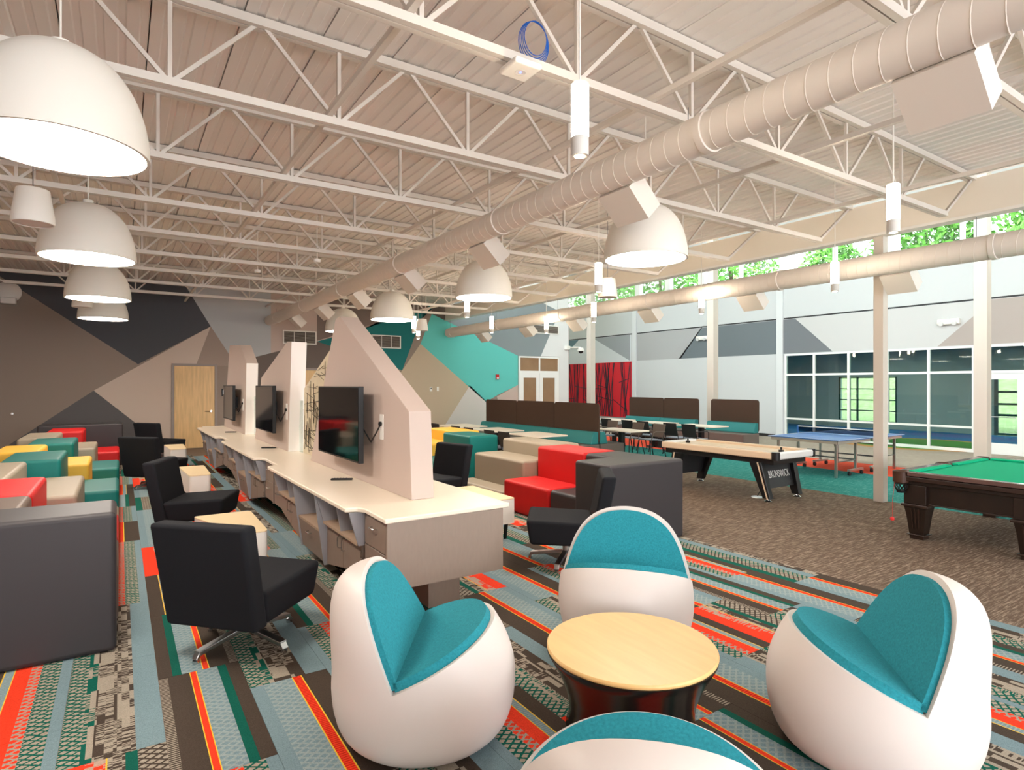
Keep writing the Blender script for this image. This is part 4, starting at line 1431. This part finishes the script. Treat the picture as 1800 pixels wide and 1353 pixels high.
# ------------------------------------------------------------------ air hockey table
t = thing('air_hockey_table', 'tan railed air hockey table with black splayed legs', 'game table', (8.96, 6.62, 0))
AX, AY = .54, 1.22
railm = M('rail_tan', (222, 196, 166), .35)
MB().box(-AX + .09, AX - .09, -AY + .09, AY - .09, .70, .765).build('playfield', M('playfield_maple', (232, 206, 172), .25, var=.08, scale=3, stretch=(4, 1, 1)), t)
for s_ in (-1, 1):
    MB().box(s_ * AX - .0 if s_ < 0 else AX - .11, -AX + .11 if s_ < 0 else AX, -AY + .1, AY - .1, .69, .80).build('side_rail', railm, t, bevel=.025, seg=3)
    MB().box(-AX + .04, AX - .04, s_ * AY if s_ < 0 else AY - .11, -AY + .11 if s_ < 0 else AY, .69, .80).build('end_rail', M('rail_white', (226, 226, 224), .3), t, bevel=.025, seg=3)
    for q in (-1, 1):
        MB().lathe([(0, 0), (.062, 0), (.062, .125), (0, .125)], 16).build('corner_cap', black, t, True, loc=(s_ * (AX - .05), q * (AY - .05), .683))
    MB().box(-.03, .03, s_ * .95 - .03, s_ * .95 + .03, .766, .80).box(-.012, .012, s_ * .95 - .012, s_ * .95 + .012, .80, .84).build('mallet_post', black, t, bevel=.004)
MB().box(-AX + .1, AX - .1, -AY + .12, AY - .12, .60, .699).build('cabinet', black, t)
gp = M('hockey_black', (20, 20, 22), .4)
for ye in (-1, 1):
    for s_ in (-1, 1):
        MB().hexa([(s_ * .40 - .05, ye * .98 - .07, .05), (s_ * .40 + .05, ye * .98 - .07, .05), (s_ * .40 + .05, ye * .98 + .07, .05), (s_ * .40 - .05, ye * .98 + .07, .05)],
                  [(s_ * .44 - .05, ye * .80 - .11, .62), (s_ * .44 + .05, ye * .80 - .11, .62), (s_ * .44 + .05, ye * .80 + .11, .62), (s_ * .44 - .05, ye * .80 + .11, .62)]).build('leg', gp, t, bevel=.01, seg=1)
        MB().hexa([(s_ * .452 - .004, ye * 1.0 - .012, .05), (s_ * .452 + .006, ye * 1.0 - .012, .05), (s_ * .452 + .006, ye * 1.0 + .012, .05), (s_ * .452 - .004, ye * 1.0 + .012, .05)],
                  [(s_ * .492 - .004, ye * .85 - .012, .62), (s_ * .492 + .006, ye * .85 - .012, .62), (s_ * .492 + .006, ye * .85 + .012, .62), (s_ * .492 - .004, ye * .85 + .012, .62)]).build('leg_stripe', railm, t)
        MB().lathe([(0, 0), (.06, 0), (.06, .012), (.03, .03), (.025, .05), (0, .05)], 16).build('foot', chrome, t, True, loc=(s_ * .40, ye * .98, 0))
    MB().hexa([(-.36, ye * .94 - .012, .2), (.36, ye * .94 - .012, .2), (.36, ye * .94 + .012, .2), (-.36, ye * .94 + .012, .2)],
              [(-.40, ye * .82 - .012, .6), (.40, ye * .82 - .012, .6), (.40, ye * .82 + .012, .6), (-.40, ye * .82 + .012, .6)]).build('end_panel', M('hockey_panel', (44, 44, 48), .45), t)
fc = bpy.data.curves.new('lettering', 'FONT')
fc.body = 'BRUNSWICK'
fc.size = .15
fc.extrude = .001
fc.align_x = 'CENTER'
fc.materials.append(M('letter_white', (236, 236, 236), .5))
ft = bpy.data.objects.new('tmp_text', fc)
COL.objects.link(ft)
bpy.context.view_layer.update()
fm = bpy.data.meshes.new_from_object(ft.evaluated_get(bpy.context.evaluated_depsgraph_get()))
bpy.data.objects.remove(ft)
fo = link('lettering', fm, t)
fo.location = (0, -.925, .36)
fo.rotation_euler = (R(90 - 16.7), 0, 0)
fo.scale = (.66, 1.1, 1)
t2 = thing('floor_outlet', 'metal floor outlet with a cord under the air hockey table', 'outlet', (8.78, 5.98, 0))
MB().lathe([(0, 0), (.1, 0), (.095, .012), (0, .014)], 24).build('plate', alum, t2, True)
MB().path([(0, 0, .02), (.03, -.02, .09), (.1, -.06, .08), (.16, -.14, .012), (.08, -.26, .01)], .006, 6).build('cord', black, t2, True)

# ------------------------------------------------------------------ table tennis table
t = thing('table_tennis_table', 'blue table tennis table on wheeled frame before the glass wall', 'game table', (13.11, 6.98, 0))
blu = M('tt_blue', (52, 104, 168), .45)
edgeg = M('tt_apron', (176, 164, 150), .5)
for s_ in (-1, 1):
    a, b = sorted((s_ * .006, s_ * 1.37))
    h = MB().box(a, b, -.762, .762, .742, .76).build('table_half', blu, t)
    for y0, y1 in ((-.762, -.742), (.742, .762), (-.0015, .0015)):
        MB().box(a, b, y0, y1, .7602, .7612).build('line', white, h)
    e = s_ * 1.36
    MB().box(e - .01, e + .01, -.742, .742, .7602, .7612).build('line', white, h)
    MB().box(a + .05, b - .05, -.72, -.69, .68, .741).build('apron', edgeg, t)
    MB().box(a + .05, b - .05, .69, .72, .68, .741).build('apron', edgeg, t)
    MB().box(s_ * 1.33 - .015, s_ * 1.33 + .015, -.69, .69, .68, .741).build('apron', edgeg, t)
    for y in (-.62, .62):
        MB().box(s_ * 1.2 - .022, s_ * 1.2 + .022, y - .022, y + .022, 0, .679).build('leg', alum, t)
        MB().box(s_ * .45 - .022, s_ * .45 + .022, y - .022, y + .022, .13, .741).build('leg', alum, t)
        MB().box(s_ * .45 - .28, s_ * .45 + .28, y - .025, y + .025, .09, .13).build('caster_bar', alum, t)
        for q in (-.24, .24):
            MB().tube((s_ * .45 + q, y - .018, .045), (s_ * .45 + q, y + .018, .045), .045, 16).build('caster', M('caster_black', (30, 30, 32), .5), t, True)
            MB().box(s_ * .45 + q - .012, s_ * .45 + q + .012, y - .024, y + .024, .06, .092).build('caster_fork', chrome, t)
    MB().box(s_ * .45 - .015, s_ * .45 + .015, -.598, .598, .30, .33).build('cross_bar', steelgrey, t)
    MB().box(s_ * 1.2 - .012, s_ * 1.2 + .012, -.598, .598, .5, .525).build('cross_bar', steelgrey, t)
    MB().box(min(s_ * .475, s_ * 1.175), max(s_ * .475, s_ * 1.175), -.63, -.61, .3, .32).build('cross_bar', steelgrey, t)
MB().box(-.003, .003, -.9, .9, .785, .895).build('net', glass_mat('net_mesh', (168, 172, 182), .1), t)
MB().box(-.006, .006, -.9, .9, .895, .912).build('net_tape', white, t)
for y in (-.9, .9):
    MB().box(-.015, .015, y - .015, y + .015, .70, .92).build('net_post', blu, t)
MB().path([(-.7, -.3, .7), (-.62, -.3, .45), (-.55, -.25, .2), (-.48, -.2, .3)], .008, 6).build('cable', black, t, True)

# ------------------------------------------------------------------ pool table
t = thing('pool_table', 'dark wooden pool table with bright green cloth', 'pool table', (9.15, 2.77, 0))
PX, PY = 1.30, .73
dkw = M('walnut_dark', (36, 24, 18), .3, var=.25, scale=8, stretch=(1, 1, .3), spec=.5)
dkw2 = M('walnut_moulding', (48, 32, 25), .28, var=.2, scale=8, spec=.5)
clo = M('green_cloth', (0, 176, 130), .85, spec=.15)
MB().box(-PX + .12, PX - .12, -PY + .12, PY - .12, .76, .785).build('playing_cloth', clo, t)
for s_ in (-1, 1):
    for q in (-1, 1):      # long rails in two lengths each side of the middle pocket
        x0, x1 = sorted((q * .07, q * (PX - .15)))
        y0, y1 = sorted((s_ * PY, s_ * (PY - .10)))
        MB().box(x0, x1, y0, y1, .765, .815).build('rail', M('rail_cap', (96, 72, 66), .15, spec=.6), t, bevel=.008)
        ya, yb = s_ * (PY - .101), s_ * (PY - .165)
        MB().prism([(min(ya, yb), .786) if s_ > 0 else (max(ya, yb), .786), (ya, .786), (ya, .813), (yb, .808)][1:] + [(yb, .79)], 'X', x0 + .03, x1 - .03).build('cushion', clo, t)
    x0, x1 = sorted((s_ * PX, s_ * (PX - .10)))
    MB().box(x0, x1, -PY + .15, PY - .15, .765, .815).build('rail', MATS['rail_cap'], t, bevel=.008)
    xa, xb = s_ * (PX - .101), s_ * (PX - .165)
    MB().prism([(xa, .786), (xa, .813), (xb, .808), (xb, .79)], 'Y', -PY + .18, PY - .18).build('cushion', clo, t)
MB().box(-PX + .02, PX - .02, -PY + .02, PY - .02, .70, .759).build('apron_moulding', dkw2, t, bevel=.012, seg=2)
MB().box(-PX + .07, PX - .07, -PY + .07, PY - .07, .655, .699).build('apron_band', dkw, t, bevel=.01)
MB().box(-PX + .14, PX - .14, -PY + .14, PY - .14, .44, .654).build('cabinet', dkw, t)
MB().box(-PX + .12, PX - .12, -PY + .12, PY - .12, .425, .4395).build('lower_moulding', dkw2, t, bevel=.006)
for sx in (-1, 1):
    for sy_ in (-1, 1):
        cx, cy = sx * (PX - .2), sy_ * (PY - .2)
        lg = MB().box(cx - .12, cx + .12, cy - .12, cy + .12, .425, .653).build('leg_block', dkw, t, bevel=.006)
        MB().box(cx - .145, cx + .145, cy - .145, cy + .145, .39, .4245).build('leg_collar', dkw2, t, bevel=.01)
        lg = MB()
        prof_ = [(.075, .06), (.082, .12), (.09, .2), (.102, .3), (.118, .389)]
        for (a, z0), (b, z1) in zip(prof_[:-1], prof_[1:]):
            lg.hexa([(cx - a, cy - a, z0), (cx + a, cy - a, z0), (cx + a, cy + a, z0), (cx - a, cy + a, z0)], [(cx - b, cy - b, z1), (cx + b, cy - b, z1), (cx + b, cy + b, z1), (cx - b, cy + b, z1)])
        lg.build('leg', dkw, t)
        for q in (-.04, 0, .04):
            MB().hexa([(cx - .092, cy + q * .8 - .006, .13), (cx - .08, cy + q * .8 - .006, .13), (cx - .08, cy + q * .8 + .006, .13), (cx - .092, cy + q * .8 + .006, .13)],
                      [(cx - .122, cy + q - .006, .37), (cx - .11, cy + q - .006, .37), (cx - .11, cy + q + .006, .37), (cx - .122, cy + q + .006, .37)]).build('leg_flute', dkw2, t)
        MB().box(cx - .1, cx + .1, cy - .1, cy + .1, .045, .0595).box(cx - .075, cx + .075, cy - .075, cy + .075, 0, .045).build('leg_foot', dkw2, t, bevel=.006)
for px, py in ((-PX + .06, PY - .06), (0, PY - .03), (PX - .06, PY - .06), (-PX + .06, -PY + .06), (0, -PY + .03), (PX - .06, -PY + .06)):
    pk = MB().lathe([(.062, .66), (.085, .68), (.088, .805), (.07, .818), (.055, .80), (.052, .70)], 20).build('pocket', M('pocket_leather', (70, 44, 32), .4), t, True, loc=(px, py, 0))
    nm = MB()
    for q in range(12):
        a0, a1 = 2 * PI * q / 12, 2 * PI * (q + 2) / 12
        for w in (1, -1):
            nm.path([(.07 * math.cos(a0), .07 * math.sin(a0), .68), (.072 * math.cos(a0 + w * .5), .072 * math.sin(a0 + w * .5), .62), (.045 * math.cos(a0 + w * 1.0), .045 * math.sin(a0 + w * 1.0), .57)], .004, 5)
    nm.lathe([(0, .55), (.045, .55), (.048, .575), (0, .576)], 12)
    nm.build('net', black, pk, True)
MB().path([(-PX + .0, PY - .02, .70), (-PX - .02, PY - .0, .45), (-PX - .022, PY, .25)], .0025, 5).build('string', M('string_red', (190, 60, 50), .6), t)
MB().lathe([(0, -.025), (.018, -.018), (.025, 0), (.018, .018), (0, .025)], 16).build('string_ball', M('ball_red', (214, 40, 36), .4), t, True, loc=(-PX - .022, PY, .23))
